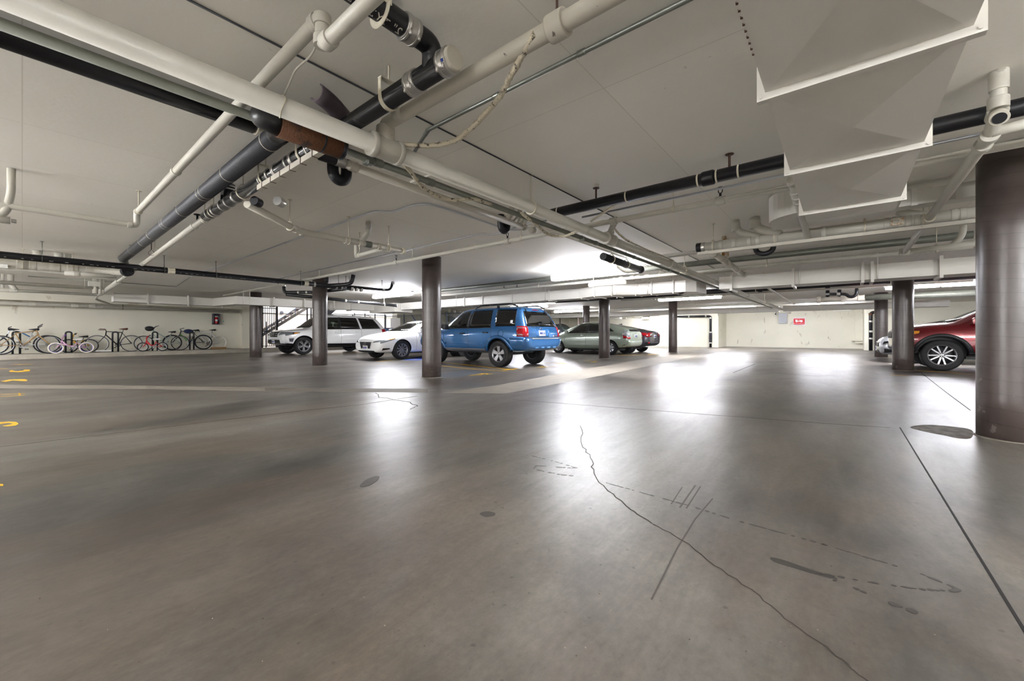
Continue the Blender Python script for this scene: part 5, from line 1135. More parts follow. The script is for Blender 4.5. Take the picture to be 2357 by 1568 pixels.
Ss.patch('windscreen', [(-.64, 1.02), (.64, 1.02)], [(-.5, 1.345), (.5, 1.345)], 0, M_wsg, off=.002, lip=.004, n=16); Ss.patch('rear_window', [(-.62, 1.1), (.62, 1.1)], [(-.48, 1.31), (.48, 1.31)], 180, M_glass, off=.002, lip=.004)
Ss.both('door_pillar', [(-.32, .97), (-.26, .97)], [(-.32, 1.35), (-.26, 1.35)], M_trim, off=.006)
Ss.wheels('multi', width=.235, rimr=.235); Ss.mirrors(.68, .98, P_white); Ss.handles([(-.1, .82), (-1.05, .84)], P_white); Ss.underside(.25)
for x, z0, z1 in ((.82, .26, .9), (-.29, .26, .96)):
    for ph in (90, -90): Ss.line('door_gap', [(x, z0), (x, z1)], .008, ph, MATS['grey_cladding'])
Ss.patch('grille', [(-.26, .40), (.26, .40)], [(-.38, .63), (.38, .63)], 0, M_trim, off=.012, n=14); Ss.oval(0, 0, .57, .06, .045, M_chrome, off=.03, r=.008, spokes=(70, 110))
for sd in (-1, 1): Ss.patch('grille_surround', [(sd*.27, .39), (sd*.29, .39)], [(sd*.37, .64), (sd*.40, .64)], 0, M_chrome, off=.02, n=3)
Ss.plate(0, .43, off=.03, y=.0); Ss.patch('lower_intake', [(-.55, .26), (.55, .26)], [(-.5, .33), (.5, .33)], 0, M_trim, off=.012)
for sd in (-1, 1):
    Ss.patch('headlamp', [(2.26, .58), (1.72, .73)], [(2.22, .66), (1.72, .765)], 90*sd, M_clear, off=.01); Ss.patch('headlamp', [(sd*.44, .6), (sd*.82, .64)], [(sd*.5, .66), (sd*.82, .72)], 0, M_clear, off=.01)
    o = Ss.patch('turn_lens', [(1.95, .70), (1.74, .74)], [(1.93, .735), (1.73, .765)], 90*sd, M_amber, off=.016); Ss.patch('fog_lamp', [(2.2, .34), (1.92, .38)], [(2.18, .42), (1.95, .42)], 90*sd, M_trim, off=.01); Ss.patch('tail_lamp', [(sd*.8, .82), (sd*.4, .85)], [(sd*.8, .94), (sd*.42, .93)], 180, M_red, off=.012)
Ss.seats([(-.3, 1.2), (-1.0, 1.15)], .88); Ss.wheel_in(.45, -.36, .98)

# --- pale green hatchback
P_green = paint('sage_paint_car', '#97a294', .35, .28)
SP_ = [(-2.18, .40, .9, 1.06, .68, .78, .76, .60, .02), (-2.08, .32, .93, 1.14, .76, .845, .83, .62, .02), (-1.5, .24, .95, 1.295, .79, .862, .83, .55), (-.8, .2, .93, 1.42, .79, .862, .83, .54), (-.1, .2, .91, 1.485, .79, .862, .83, .55), (.25, .2, .90, 1.46, .79, .862, .83, .54), (1.15, .2, .88, 1.08, .79, .862, .81, .62), (1.35, .2, .86, .985, .79, .86, .79, .64), (1.85, .22, .77, .86, .78, .84, .74, .60), (2.12, .26, .66, .73, .7, .78, .62, .46), (2.22, .3, .56, .6, .6, .7, .5, .4)]
GF = [(.92, .95), (-.12, .97), (-.12, 1.38), (.25, 1.37)]; GR = [(-.2, .97), (-1.0, 1.0), (-.9, 1.33), (-.2, 1.38)]
Gc = Car('car', 'pale sage green hatchback behind a column, seen from the side', (-9.22, 17.17, 0), math.pi, SP_, P_green, 2.70, .316, .75, .355, cabin=((-1.3, -1.0), (1.05, .35), .88, 1.4, .72, .48), wins=(GF, GR), wind=[(-.6, 1.05), (.6, 1.05), (.46, 1.38), (-.46, 1.38)])
side_glass(Gc, GF, M_glass); side_glass(Gc, GR, M_privacy); Gc.both('quarter_window', [(-1.5, 1.03), (-1.1, 1.02)], [(-1.2, 1.2), (-1.1, 1.26)], M_dglass, off=.006)
Gc.patch('windscreen', [(-.62, 1.04), (.62, 1.04)], [(-.48, 1.39), (.48, 1.39)], 0, M_wsg, off=.002, lip=.004, n=16)
Gc.both('door_pillar', [(-.195, .96), (-.125, .96)], [(-.195, 1.4), (-.125, 1.4)], M_trim, off=.006)
Gc.wheels('cover', width=.2, rimr=.2); Gc.mirrors(.85, .95, P_green); Gc.handles([(.0, .83), (-.9, .86)], M_chrome, .09); Gc.underside(.22)
Gc.both('door_moulding', [(-.9, .4), (.9, .38)], [(-.9, .43), (.9, .41)], P_green, off=.014)
for x, z0, z1 in ((.95, .24, .9), (-.16, .24, .95), (-1.05, .6, 1.0)):
    for ph in (90, -90): Gc.line('door_gap', [(x, z0), (x, z1)], .008, ph, M_trim)
Gc.patch('upper_rear_glass', [(-.56, 1.02), (.56, 1.02)], [(-.5, 1.1), (.5, 1.1)], 180, M_dglass, off=.006); Gc.patch('spoiler', [(-.62, 1.115), (.62, 1.115)], [(-.58, 1.15), (.58, 1.15)], 180, P_green, off=.06, lip=.15)
for sd in (-1, 1):
    Gc.patch('tail_lamp', [(-2.16, .72), (-1.98, .72)], [(-2.08, 1.06), (-1.9, 1.05)], 90*sd, M_clear, off=.012); o = Gc.patch('tail_lamp', [(sd*.8, .70), (sd*.62, .70)], [(sd*.78, 1.04), (sd*.64, 1.06)], 180, M_clear, off=.012)
    Gc.patch('red_lens', [(-2.15, .72), (-1.97, .72)], [(-2.14, .80), (-1.95, .86)], 90*sd, M_red, off=.016, parent=o); Gc.patch('red_lens', [(sd*.8, .70), (sd*.62, .70)], [(sd*.8, .76), (sd*.63, .78)], 180, M_red, off=.016, parent=o)
    Gc.patch('headlamp', [(2.1, .56), (1.68, .68)], [(2.05, .66), (1.68, .74)], 90*sd, M_clear, off=.01)
Gc.plate(180, .82); Gc.oval(180, 0, .96, .05, .035, M_chrome, off=.012); Gc.patch('rear_bumper', [(-.76, .36), (.76, .36)], [(-.78, .62), (.78, .62)], 180, P_green, off=.03, lip=.08); Gc.patch('bumper_base', [(-.7, .3), (.7, .3)], [(-.74, .36), (.74, .36)], 180, M_trim, off=.02, lip=.05)
for sd in (90, -90): Gc.patch('bumper_base', [(-2.1, .25), (-1.72, .2)], [(-2.1, .33), (-1.72, .26)], sd, M_trim, off=.01)
Gc.seats([(-.25, 1.22), (-1.0, 1.18)], .88); Gc.wheel_in(.6, -.36, 1.0)

# --- dark grey sedan
P_grey = paint('dark_grey_paint_car', '#45454d', .5, .3)
SG = [(-2.3, .42, .9, 1.0, .68, .78, .74, .6), (-2.16, .32, .95, 1.06, .8, .875, .84, .66), (-1.7, .22, .96, 1.12, .84, .9, .86, .6), (-.8, .2, .93, 1.335, .84, .9, .86, .54), (-.1, .2, .92, 1.415, .84, .9, .86, .55), (.3, .2, .91, 1.39, .84, .9, .86, .55), (1.15, .2, .89, 1.02, .84, .9, .85, .66), (1.32, .2, .88, .97, .84, .9, .85, .67), (1.85, .22, .82, .88, .83, .89, .8, .64), (2.18, .24, .72, .78, .76, .84, .7, .54), (2.3, .28, .62, .66, .64, .74, .6, .44)]
Dg = Car('car', 'dark grey sedan with red C-shaped tail lamps next to the pale green hatchback', (-9.27, 19.3, 0), math.pi, SG, P_grey, 2.70, .325, .77, .365)
Dg.patch('rear_window', [(-.6, 1.1), (.6, 1.1)], [(-.48, 1.3), (.48, 1.3)], 180, M_dglass, off=.005); Dg.both('side_window', [(-1.15, .99), (.85, .95)], [(-.85, 1.28), (.25, 1.33)], M_dglass, off=.005)
Dg.patch('windscreen', [(-.62, 1.0), (.62, 1.0)], [(-.5, 1.33), (.5, 1.33)], 0, M_dglass, off=.005)
for sd in (-1, 1):
    o = Dg.patch('tail_lamp', [(sd*.86, .76), (sd*.42, .80)], [(sd*.84, .97), (sd*.4, .99)], 180, M_red, off=.012); Dg.patch('tail_lamp', [(-2.24, .80), (-1.72, .92)], [(-2.14, .98), (-1.8, .97)], 90*sd, M_red, off=.012)
    Dg.patch('reverse_lens', [(sd*.66, .83), (sd*.44, .84)], [(sd*.62, .93), (sd*.42, .94)], 180, M_clear, off=.016, parent=o); Dg.patch('reflector', [(sd*.74, .46), (sd*.66, .46)], [(sd*.74, .53), (sd*.66, .53)], 180, M_red, off=.012)
    Dg.patch('bumper_vent', [(sd*.82, .42), (sd*.5, .40)], [(sd*.82, .56), (sd*.56, .5)], 180, M_trim, off=.008)
Dg.plate(180, .8); Dg.patch('lower_bumper', [(-.6, .34), (.6, .34)], [(-.55, .5), (.55, .5)], 180, M_trim, off=.01); Dg.oval(180, 0, .93, .05, .035, M_chrome, off=.012); Dg.patch('spoiler_lip', [(-.66, 1.03), (.66, 1.03)], [(-.64, 1.05), (.64, 1.05)], 180, P_grey, off=.03, lip=.08)
Dg.wheels('double', width=.21, rimr=.215); Dg.underside(.24); Dg.mirrors(.8, .96, P_grey)
b = MB(); c0 = Vector((-.55, 0, 1.40)); b.prism([c0+Vector((.12, 0, 0)), c0+Vector((-.1, 0, -.03)), c0+Vector((-.09, 0, .035))], (0, .02, 0)); b.build('roof_fin', P_grey, Dg.t, local=True)

# --- red SUV
P_red = paint('deep_red_paint_car', '#6d0d17', .35, .25)
SR = [(-2.42, .5, 1.08, 1.56, .76, .86, .84, .62, .34), (-2.25, .45, 1.1, 1.69, .86, .945, .92, .70, .3), (-1.8, .38, 1.12, 1.74, .9, .97, .94, .71, .1), (-.8, .36, 1.12, 1.76, .92, .97, .94, .72), (0, .36, 1.11, 1.75, .92, .97, .94, .71), (.42, .36, 1.12, 1.71, .92, .97, .93, .69), (1.2, .36, 1.12, 1.26, .92, .97, .93, .74), (1.34, .36, 1.12, 1.21, .92, .97, .93, .78), (1.75, .40, 1.09, 1.175, .92, .97, .9, .78), (2.18, .44, 1.04, 1.11, .88, .93, .84, .72), (2.32, .48, .95, 1.0, .76, .86, .76, .62)]
RF = [(1.0, 1.15), (-.15, 1.16), (-.15, 1.64), (.34, 1.6)]; RR = [(-.24, 1.15), (-1.2, 1.17), (-1.1, 1.62), (-.24, 1.64)]
Rc = Car('car', 'deep red SUV between the two right-hand columns, front wheel showing', (3.36, 15.36, 0), math.pi, SR, P_red, 2.915, .385, .8, .46, cabin=((-1.9, -1.7), (1.1, .45), 1.05, 1.68, .84, .62), wins=(RF, RR), wind=[(-.68, 1.2), (.68, 1.2), (.56, 1.6), (-.56, 1.6)])
side_glass(Rc, RF, M_glass); side_glass(Rc, RR, M_privacy); Rc.patch('windscreen', [(-.7, 1.19), (.7, 1.19)], [(-.58, 1.61), (.58, 1.61)], 0, M_wsg, off=.002, lip=.004, n=16)
Rc.arch_trim(M_trim, .075, .016); Rc.wheels('vee', width=.26, rimr=.255); Rc.underside(.34); Rc.mirrors(.92, 1.16, P_red); Rc.both('rocker_trim', [(-.95, .35), (.95, .35)], [(-.95, .46), (.95, .46)], M_trim, off=.02, lip=.05)
Rc.patch('grille', [(-.55, .8), (.55, .8)], [(-.56, .98), (.56, .98)], 0, M_trim, off=.012)
for sd in (-1, 1): Rc.patch('headlamp', [(2.22, .86), (1.86, .92)], [(2.2, 1.0), (1.84, 1.0)], 90*sd, M_dglass, off=.012); Rc.patch('turn_lens', [(1.96, .9), (1.86, .93)], [(1.95, .99), (1.85, .99)], 90*sd, M_amber, off=.018)
Rc.patch('lower_bumper', [(-.8, .46), (.8, .46)], [(-.8, .6), (.8, .6)], 0, M_trim, off=.02); Rc.seats([(-.25, 1.5)], 1.05)
# --- silver nose behind it
P_silver = paint('silver_paint_car', '#b9bcc2', .6, .3)
Sv = Car('car', 'silver sedan whose nose shows just left of the column by the red SUV', (3.25, 18.3, 0), math.pi, SS, P_silver, 2.80, .335, .78, .38)
Sv.patch('windscreen', [(-.64, 1.02), (.64, 1.02)], [(-.5, 1.345), (.5, 1.345)], 0, M_dglass, off=.005); Sv.both('side_window', [(-1.2, 1.0), (.8, .96)], [(-.95, 1.28), (.16, 1.34)], M_dglass, off=.005)
Sv.patch('grille', [(-.45, .5), (.45, .5)], [(-.5, .64), (.5, .64)], 0, M_trim, off=.012); Sv.patch('grille_bar', [(-.6, .63), (.6, .63)], [(-.6, .665), (.6, .665)], 0, M_chrome, off=.02)
for sd in (-1, 1): Sv.patch('headlamp', [(2.27, .56), (1.75, .72)], [(2.22, .67), (1.75, .765)], 90*sd, M_dglass, off=.01); Sv.patch('lamp_edge', [(2.27, .56), (1.95, .66)], [(2.26, .585), (1.95, .68)], 90*sd, M_chrome, off=.016); Sv.patch('fog_vent', [(2.22, .3), (1.95, .34)], [(2.22, .45), (2.02, .42)], 90*sd, M_trim, off=.01)
Sv.plate(0, .44, off=.05); Sv.patch('lower_intake', [(-.6, .28), (.6, .28)], [(-.55, .38), (.55, .38)], 0, M_trim, off=.012); Sv.wheels('five', width=.21, rimr=.22); Sv.underside(.25)
# --- dark car far behind
P_dark = paint('near_black_paint_car', '#2a2f34', .4, .25)
Dk = Car('car', 'dark car far behind, its roof showing between the blue SUV and the pale green hatchback', (-15.7, 24.2, 0), 0., ST, P_dark, 2.62, .35, .77, .41)
Dk.both('side_window', [(-1.85, 1.12), (.84, 1.09)], [(-1.75, 1.56), (.28, 1.54)], M_dglass, off=.005); Dk.patch('windscreen', [(-.68, 1.15), (.68, 1.15)], [(-.57, 1.51), (.57, 1.51)], 0, mat('pale_reflect_glass', '#2d3a36', .05, coat=.6), off=.005); Dk.wheels('five', width=.22, rimr=.22); Dk.mirrors(.72, 1.08, M_clear)
for sd in (-1, 1): Dk.patch('headlamp', [(2.14, .8), (1.8, .88)], [(2.1, .94), (1.8, .96)], 90*sd, M_clear, off=.01)
# ------------------------------------------------------------------ bicycles along the left wall
M_spoke = mat('spoke_steel', '#b8b8b8', .3, .9); M_rimal = mat('rim_silver', '#d2d2d4', .3, .7); M_rimbk = mat('rim_black', '#222226', .4)
M_bsad = mat('saddle_black', '#1d1c1d', .6); M_brnl = mat('brown_leather', '#5b3a28', .6); M_cream = mat('cream_tyre', '#e6dfd0', .6)
CURB = .17
def bike(label, X, pr, pf, r, frame, kind='mtb', tyre=M_tyre, rim=M_rimal, saddle=M_bsad, bar=None, tw=.022, lean=5, fork=None, group='bicycles on the curb'):
    y0, y1 = y_at(X, pr), y_at(X, pf); wb = abs(y1-y0); sg = 1 if y1 > y0 else -1
    t = thing('bicycle', (X, y0, CURB), label, 'bicycle', group, R(90) if sg > 0 else R(-90))
    t.rotation_euler = (R(lean)*(-sg), 0, R(90)*sg)
    t.rotation_euler = (Matrix.Rotation(R(90)*sg, 3, 'Z') @ Matrix.Rotation(R(-lean)*sg, 3, 'X')).to_euler()
    s = wb/1.05; S_ = min(s, 1.0) if r > .27 else s*.8
    V = lambda x, z, y=0.: Vector((x, y, z))
    rh, fh = V(0, r), V(wb, r)
    kid = r < .27
    if kind == 'kids': bb, st, ht, hb = V(wb*.42, r*1.05), V(wb*.33, r+.22), V(wb*.80, r+.30), V(wb*.84, r+.17)
    elif kind == 'road': bb, st, ht, hb = V(wb*.42, r-.06), V(wb*.27, r+.46), V(wb*.74, r+.50), V(wb*.76, r+.37)
    elif kind == 'city': bb, st, ht, hb = V(wb*.43, r-.05), V(wb*.27, r+.36), V(wb*.745, r+.56), V(wb*.775, r+.42)
    else: bb, st, ht, hb = V(wb*.43, r-.03), V(wb*.29, r+.42), V(wb*.72, r+.52), V(wb*.755, r+.38)
    k = .8 if kid else 1.
    b = MB(); q = .018*k
    if kind == 'city': b.cyl(ht, bb.lerp(st, .55), q, 10); b.cyl(hb, bb, q*1.1, 10)
    elif kind == 'kids': b.sweep(bend([ht.lerp(hb, .3), bb.lerp(hb, .4)+V(0, -.02), bb.lerp(st, .35)], .1), .022, 10); b.cyl(hb, bb, .016, 10)
    else: b.cyl(ht, st, q, 10); b.cyl(hb, bb, q*1.25, 10)
    b.cyl(st, bb, q, 10); b.cyl(ht+(ht-hb)*.1, hb, q*1.2, 10)
    for y in (-.05, .05): b.cyl(st+V(0, -.03), rh+V(0, 0, y), .010, 8); b.cyl(bb, rh+V(0, 0, y), .011, 8)
    b.build('frame', frame, t, local=True)
    b = MB(); cr = hb+V(.01, -.03)
    for y in (-.05, .05): b.sweep([hb+V(0, 0, y*.3), cr+V(.012, -.03, y), cr.lerp(fh, .6)+V(0, 0, y), fh+V(0, 0, y)], .012 if kind != 'mtb' else .017, 8)
    b.build('fork', fork or frame, t, local=True)
    for c in (rh, fh):
        b = MB(); P = [c+Vector(((r-tw)*math.cos(a), 0, (r-tw)*math.sin(a))) for a in [2*math.pi*i/36 for i in range(36)]]; b.sweep(P, tw, 8, closed=True); w_ = b.build('wheel', tyre, t, local=True)
        b = MB(); P = [c+Vector(((r-tw*2.1)*math.cos(a), 0, (r-tw*2.1)*math.sin(a))) for a in [2*math.pi*i/36 for i in range(36)]]; b.sweep(P, .011, 6, closed=True); b.build('rim', rim, w_, local=True)
        b = MB(); b.cyl(c+V(0, 0, -.05), c+V(0, 0, .05), .018, 8)
        for i in range(16): a = 2*math.pi*i/16; b.cyl(c+V(0, 0, .025*(-1)**i), c+Vector(((r-tw*2)*math.cos(a), 0, (r-tw*2)*math.sin(a))), .0016, 3)
        b.build('spokes', M_spoke, w_, local=True)
    b = MB(); sp = st+(st-bb).normalized()*(.12 if not kid else .08); b.cyl(st, sp, .013, 8); b.build('seat_post', M_gal, t, local=True)
    b = MB(); b.sweep([sp+V(-.13, .03), sp+V(-.1, .035), sp+V(-.02, .03), sp+V(.08, .03), sp+V(.13, .03)], [.05, .068, .05, .024, .014], 10); 
    bmesh.ops.scale(b.bm, vec=(1, 1, .7), space=Matrix.Translation(-sp-V(0, .03)), verts=b.bm.verts); b.build('saddle', saddle, t, local=True)
    b = MB(); top = ht+(ht-hb).normalized()*.06; bk = bar or kind
    if bk == 'bull': pts = [top+V(.22, .03, -.19), top+V(.1, .02, -.2), top+V(.05, .02, -.15), top+V(.05, .02, .15), top+V(.1, .02, .2), top+V(.22, .03, .19)]
    elif bk == 'riser': pts = [top+V(-.12, .13, -.28), top+V(-.02, .10, -.16), top+V(.0, .02, -.06), top+V(0, .02, .06), top+V(-.02, .10, .16), top+V(-.12, .13, .28)]
    elif bk == 'ends': pts = [top+V(.16, .16, -.30), top+V(.04, .06, -.31), top+V(.05, .04, -.2), top+V(.05, .04, .2), top+V(.04, .06, .31), top+V(.16, .16, .30)]
    elif bk == 'kids': pts = [top+V(-.08, .12, -.22), top+V(-.01, .1, -.12), top+V(0, .0, -.04), top+V(0, .0, .04), top+V(-.01, .1, .12), top+V(-.08, .12, .22)]
    else: pts = [top+V(-.03, .05, -.33), top+V(.04, .04, -.1), top+V(.04, .04, .1), top+V(-.03, .05, .33)]
    b.sweep(bend(pts, .05, 3), .013, 8); b.cyl(ht, top+V(.03, .02), .015, 8); hbm = b.build('handlebar', M_brnl if saddle is M_brnl else (frame if kind == 'kids' else M_trim), t, local=True)
    if kind == 'kids':
        for e in (0, -1): g = MB(); g.cyl(pts[e], Vector(pts[e]).lerp(Vector(pts[e+1 if e == 0 else -2]), .5), .02, 8); g.build('grip', mat('purple_grip', '#6d3a94', .5) if tyre is M_cream else M_trim, hbm, local=True)
    b = MB(); rad = .085*k
    b.lathe([(rad, -.004), (rad, .004), (rad*.8, .004), (rad*.8, -.004)], bb+V(0, 0, .05), 'Y', 20); 
    for i in range(5): a = 2*math.pi*i/5; b.cyl(bb+V(0, 0, .05), bb+Vector((rad*.9*math.cos(a), .05, rad*.9*math.sin(a))), .008, 5)
    b.cyl(bb+V(0, 0, -.06), bb+V(0, 0, .06), .02, 8); b.cyl(bb+V(0, 0, .065), bb+V(.1*k, -.12*k, .065), .01, 6); b.cyl(bb+V(0, 0, -.065), bb+V(-.1*k, .12*k, -.065), .01, 6); b.build('crankset', M_rimal if kind != 'road' else M_trim, t, local=True)
    for e, y in ((1, .065), (-1, -.065)): b = MB(); p = bb+V(.1*k*e, -.12*k*e, y); b.box(p+Vector((-.045, 0 if e > 0 else -.09, -.012)), p+Vector((.045, .09 if e > 0 else 0, .012))); b.build('pedal', M_trim, t, local=True)
    if kind == 'mtb': b = MB(); b.lathe([(.05, -.004), (.05, .012), (.02, .02), (.02, -.004)], rh+V(0, 0, .04), 'Y', 16); b.build('cassette', M_gal, t, local=True)
    return t, bb, st, ht
def bpaint(n, c, m=.2): return mat(n, c, .3, m, coat=.6)
Xa, Xb = -23.0, -23.5
BK_tan, *_ = bike('tan gold mountain bike with bar ends, nearest the left edge', Xa, 1, 115, .345, bpaint('tan_frame', '#a58558'), bar='ends')
t, bb, st, ht = bike('white and blue suspension bicycle behind the tan one', Xb, 108, -14, .35, bpaint('white_frame', '#e3e6ea'), fork=M_trim)
b = MB(); b.cyl(bb.lerp(st, .7), st.lerp(ht, .55), .02, 8); b.build('shock_link', bpaint('blue_decal', '#2e6fb4'), t, local=True)
bike('pink children\'s bicycle with white tyres and purple grips', -22.84, 199.5, 128.5, .21, bpaint('pink_frame', '#cf9fc0'), 'kids', tyre=M_cream, rim=bpaint('lilac_rim', '#6c62b0'), saddle=mat('white_saddle', '#e4e0dc', .5))
bike('yellow children\'s bicycle behind the pink one', Xb, 206, 158, .27, bpaint('yellow_frame', '#d7a21c'), 'kids')
bike('black road bicycle with brown saddle and brown bullhorn bar', -23.12, 303, 224, .345, bpaint('black_frame', '#26262a'), 'road', saddle=M_brnl, bar='bull', tw=.014)
bike('small red children\'s bicycle with white wheels and training wheel', -22.85, 374, 329, .19, bpaint('red_frame', '#d3121f'), 'kids', rim=mat('white_rim', '#ecebe8', .4), saddle=MATS['white_saddle'])
r_ = [o for o in bpy.data.objects if o.get('label', '').startswith('small red children')][0]
b = MB(); b.lathe([(.001, -.015), (.055, -.015), (.065, -.008), (.065, .008), (.055, .015), (.001, .015)], (.06, -.16, .07), 'Y', 18); b.cyl((0, -.05, .19), (.06, -.14, .07), .008, 6); b.build('training_wheel', MATS['white_rim'], r_, local=True)
GM, bbg, stg, htg = bike('pale mint step-through bicycle with a helmet on its bars', -23.25, 415, 332, .335, bpaint('mint_frame', '#a9bdb9'), 'city', bar='riser', tw=.018)
bike('black and bright green mountain bike', -23.42, 468.5, 397, .355, bpaint('black_green_frame', '#2b2d2c'), tw=.03, bar='flat')
gk = [o for o in bpy.data.objects if o.get('label', '').startswith('black and bright green')][0]
y0 = abs(y_at(-23.42, 468.5)-y_at(-23.42, 397)); b = MB(); b.cyl(Vector((y0*.74, 0, .355+.36)), Vector((y0*.5, 0, .355+.06)), .026, 10); b.build('green_decal', bpaint('green_decal', '#4fae2a'), gk, local=True)
bike('white bicycle at the far end of the row, rear wheel propped on wood', -23.76, 503.5, 444, .33, bpaint('white_frame_b', '#e6e6e6'), 'road', tyre=M_cream, tw=.015, bar='bull', lean=3)
# helmet, saddlebag, wood block
hx = Vector((-23.3, y_at(-23.3, 344), 0)); hz = z_at(hx.x, hx.y, 757)
t = thing('bicycle_helmet', (hx.x, hx.y, hz), 'black bicycle helmet hanging on the mint bicycle', 'helmet')
b = MB(); b.sphere((hx.x, hx.y, hz), .13, 10, sc=(.85, 1.15, .8)); o = b.build('shell', M_bsad, t)
for k in (-1, 0, 1): b = MB(); b.sweep([(hx.x+.05*k+.07*math.cos(a)*0, hx.y+.152*math.cos(a), hz+.108*math.sin(a)) for a in [math.pi*i/10 for i in range(1, 10)]], .012, 6); b.build('vent_rib', M_gtrim, t)
yw = y_at(-23.4, 503); b = MB(); b.box((-23.55, y_at(-23.4, 487), CURB), (-23.3, y_at(-23.4, 520), CURB+.1), bev=.006); tag(b.build('wood_block', mat('rough_wood', '#8a6a43', .8, var=.2, scale=12, stretch=(1, 6, 1))), 'rough brown wood block under the white bicycle wheel', 'wood block')
yb = y_at(Xb, 434); b = MB(); b.sphere((Xb, yb, z_at(Xb, yb, 763)), .13, 8, sc=(.6, 1.4, .8)); tag(b.build('frame_bag', mat('navy_bag', '#1d2748', .7)), 'dark blue bag on the green and black bicycle', 'bag')
# racks
def rack(q0, q1, X, label):
    ya_, yb2 = y_at(X, q0), y_at(X, q1); b = MB(); m = (ya_+yb2)/2; h = .82
    t = thing('bike_rack', (X, m, CURB), label, 'bike rack', 'black bike racks')
    b.sweep(bend([(X, ya_, CURB), (X, ya_, CURB+h), (X, yb2, CURB+h), (X, yb2, CURB)], abs(yb2-ya_)*.5, 10), .029, 12); b.build('hoop', M_trim, t)
    for y in (ya_, yb2): b = MB(); b.box((X-.07, y-.07, CURB), (X+.07, y+.07, CURB+.012)); b.build('foot_plate', M_gal, t)
rack(29, 46, -23.24, 'black hoop rack behind the tan bike'); rack(151, 165, -23.2, 'black hoop rack behind the pink bike'); rack(259, 272, -22.85, 'black hoop rack in front of the black road bicycle'); rack(351, 362.5, -23.05, 'black hoop rack behind the red bike'); rack(437, 446, -23.2, 'black hoop rack by the black and green bike')
b = MB(); yq0, yq1 = y_at(-23.1, 221), y_at(-23.1, 259); b.box((-23.16, yq0, CURB+.03), (-23.1, yq1, CURB+.09)); tag(b.build('bike_pump', M_lampw), 'white bar lying on the curb under the black road bicycle', 'bar')
# extinguisher cabinet and call point on the wall
ye_, ye2 = y_at(-24, 488), y_at(-24, 503); zc0, zc1 = z_at(-24, ye_, 747), z_at(-24, ye_, 722)
t = thing('extinguisher_cabinet', (-23.9, (ye_+ye2)/2, zc0), 'dark gray fire extinguisher cabinet on the bicycle wall', 'fire extinguisher cabinet')
b = MB(); b.box((-24, ye_, zc0), (-23.94, ye2, zc1)); 
for lo, hi in (((-24, ye_, zc0), (-23.78, ye_+.03, zc1)), ((-24, ye2-.03, zc0), (-23.78, ye2, zc1)), ((-24, ye_, zc0), (-23.78, ye2, zc0+.03)), ((-24, ye_, zc1-.03), (-23.78, ye2, zc1))): b.box(lo, hi)
b.build('case', mat('cabinet_grey', '#45454c', .5), t)
ym = (ye_+ye2)/2; b = MB(); b.lathe([(.001, zc0+.04), (.065, zc0+.04), (.07, zc0+.06), (.07, zc0+.3), (.03, zc0+.36), (.001, zc0+.37)], (-23.86, ym, 0), 'Z', 18); ex = b.build('extinguisher', mat('extinguisher_red', '#b5151d', .3, coat=.4), t)
b = MB(); b.box((-23.9, ym-.05, zc0+.36), (-23.83, ym+.07, zc0+.42)); b.sweep(bend([(-23.82, ym+.02, zc0+.4), (-23.79, ym+.1, zc0+.36), (-23.79, ym+.09, zc0+.2)], .04), .01, 6); b.build('valve_head', M_steel, t)
b = MB(); b.sweep([(-23.86+.0715*math.cos(a), ym+.0715*math.sin(a), zc0+.2) for a in (-.8, -.4, 0, .4, .8)], .05, prof=[(-.02, -1), (.02, -1), (.02, 1), (-.02, 1)]); b.build('label_patch', M_plate, t)
yc = y_at(-24, 512.5); zc = z_at(-24, yc, 739.5); t = thing('call_point', (-23.97, yc, zc), 'small white box with a green button beside the extinguisher cabinet', 'call point')
b = MB(); b.box((-24, yc-.05, zc-.06), (-23.95, yc+.05, zc+.06), bev=.006); b.build('case', M_lampw, t); b = MB(); b.sphere((-23.95, yc+.01, zc-.005), .028, 8); b.build('button', mat('green_button', '#1f9a55', .4), t); b = MB(); b.cyl((-23.985, yc, zc+.06), (-23.985, yc, 2.0), .008, 6); b.build('cable_tube', M_wallb, t)

# ------------------------------------------------------------------ stair gate and outdoor stair
M_bar = mat('gate_black', '#26282e', .45, .3); M_rail = mat('rail_bluegrey', '#5d6672', .45, .3); M_perf = mat('perforated_panel', '#3d434d', .6, .2)
XG2 = -24.05
def Yg(q): return y_at(XG2, q)
t = thing('metal_gate', (XG2, Yg(600), CURB), 'black barred gate panel left of the white SUV, with a perforated leaf', 'gate')
for q in (559, 603, 637): b = MB(); y = Yg(q); b.box((XG2-.04, y-.045, CURB), (XG2+.04, y+.045, 2.45)); b.build('post', M_bar, t)
for z in (.25, 1.05, 2.02, 2.3): b = MB(); b.box((XG2-.02, Yg(603), z-.02), (XG2+.02, Yg(637), z+.02)); b.build('cross_rail', M_bar, t)
for k in range(1, 8): b = MB(); y = Yg(603)+(Yg(637)-Yg(603))*k/8; b.box((XG2-.012, y-.012, .25), (XG2+.012, y+.012, 2.45)); b.build('bar', M_bar, t)
b = MB(); b.box((XG2-.02, Yg(562), .45), (XG2, Yg(602), 1.4)); 
for k in range(14): y = Yg(562)+(Yg(602)-Yg(562))*k/14; b.box((XG2, y, .45), (XG2+.012, y+.02, 1.4))
b.build('perforated_leaf', M_perf, t); b = MB(); b.box((XG2-.015, Yg(562), 1.4), (XG2, Yg(602), 2.4)); b.build('upper_leaf', mat('leaf_brown', '#3a322f', .6), t)
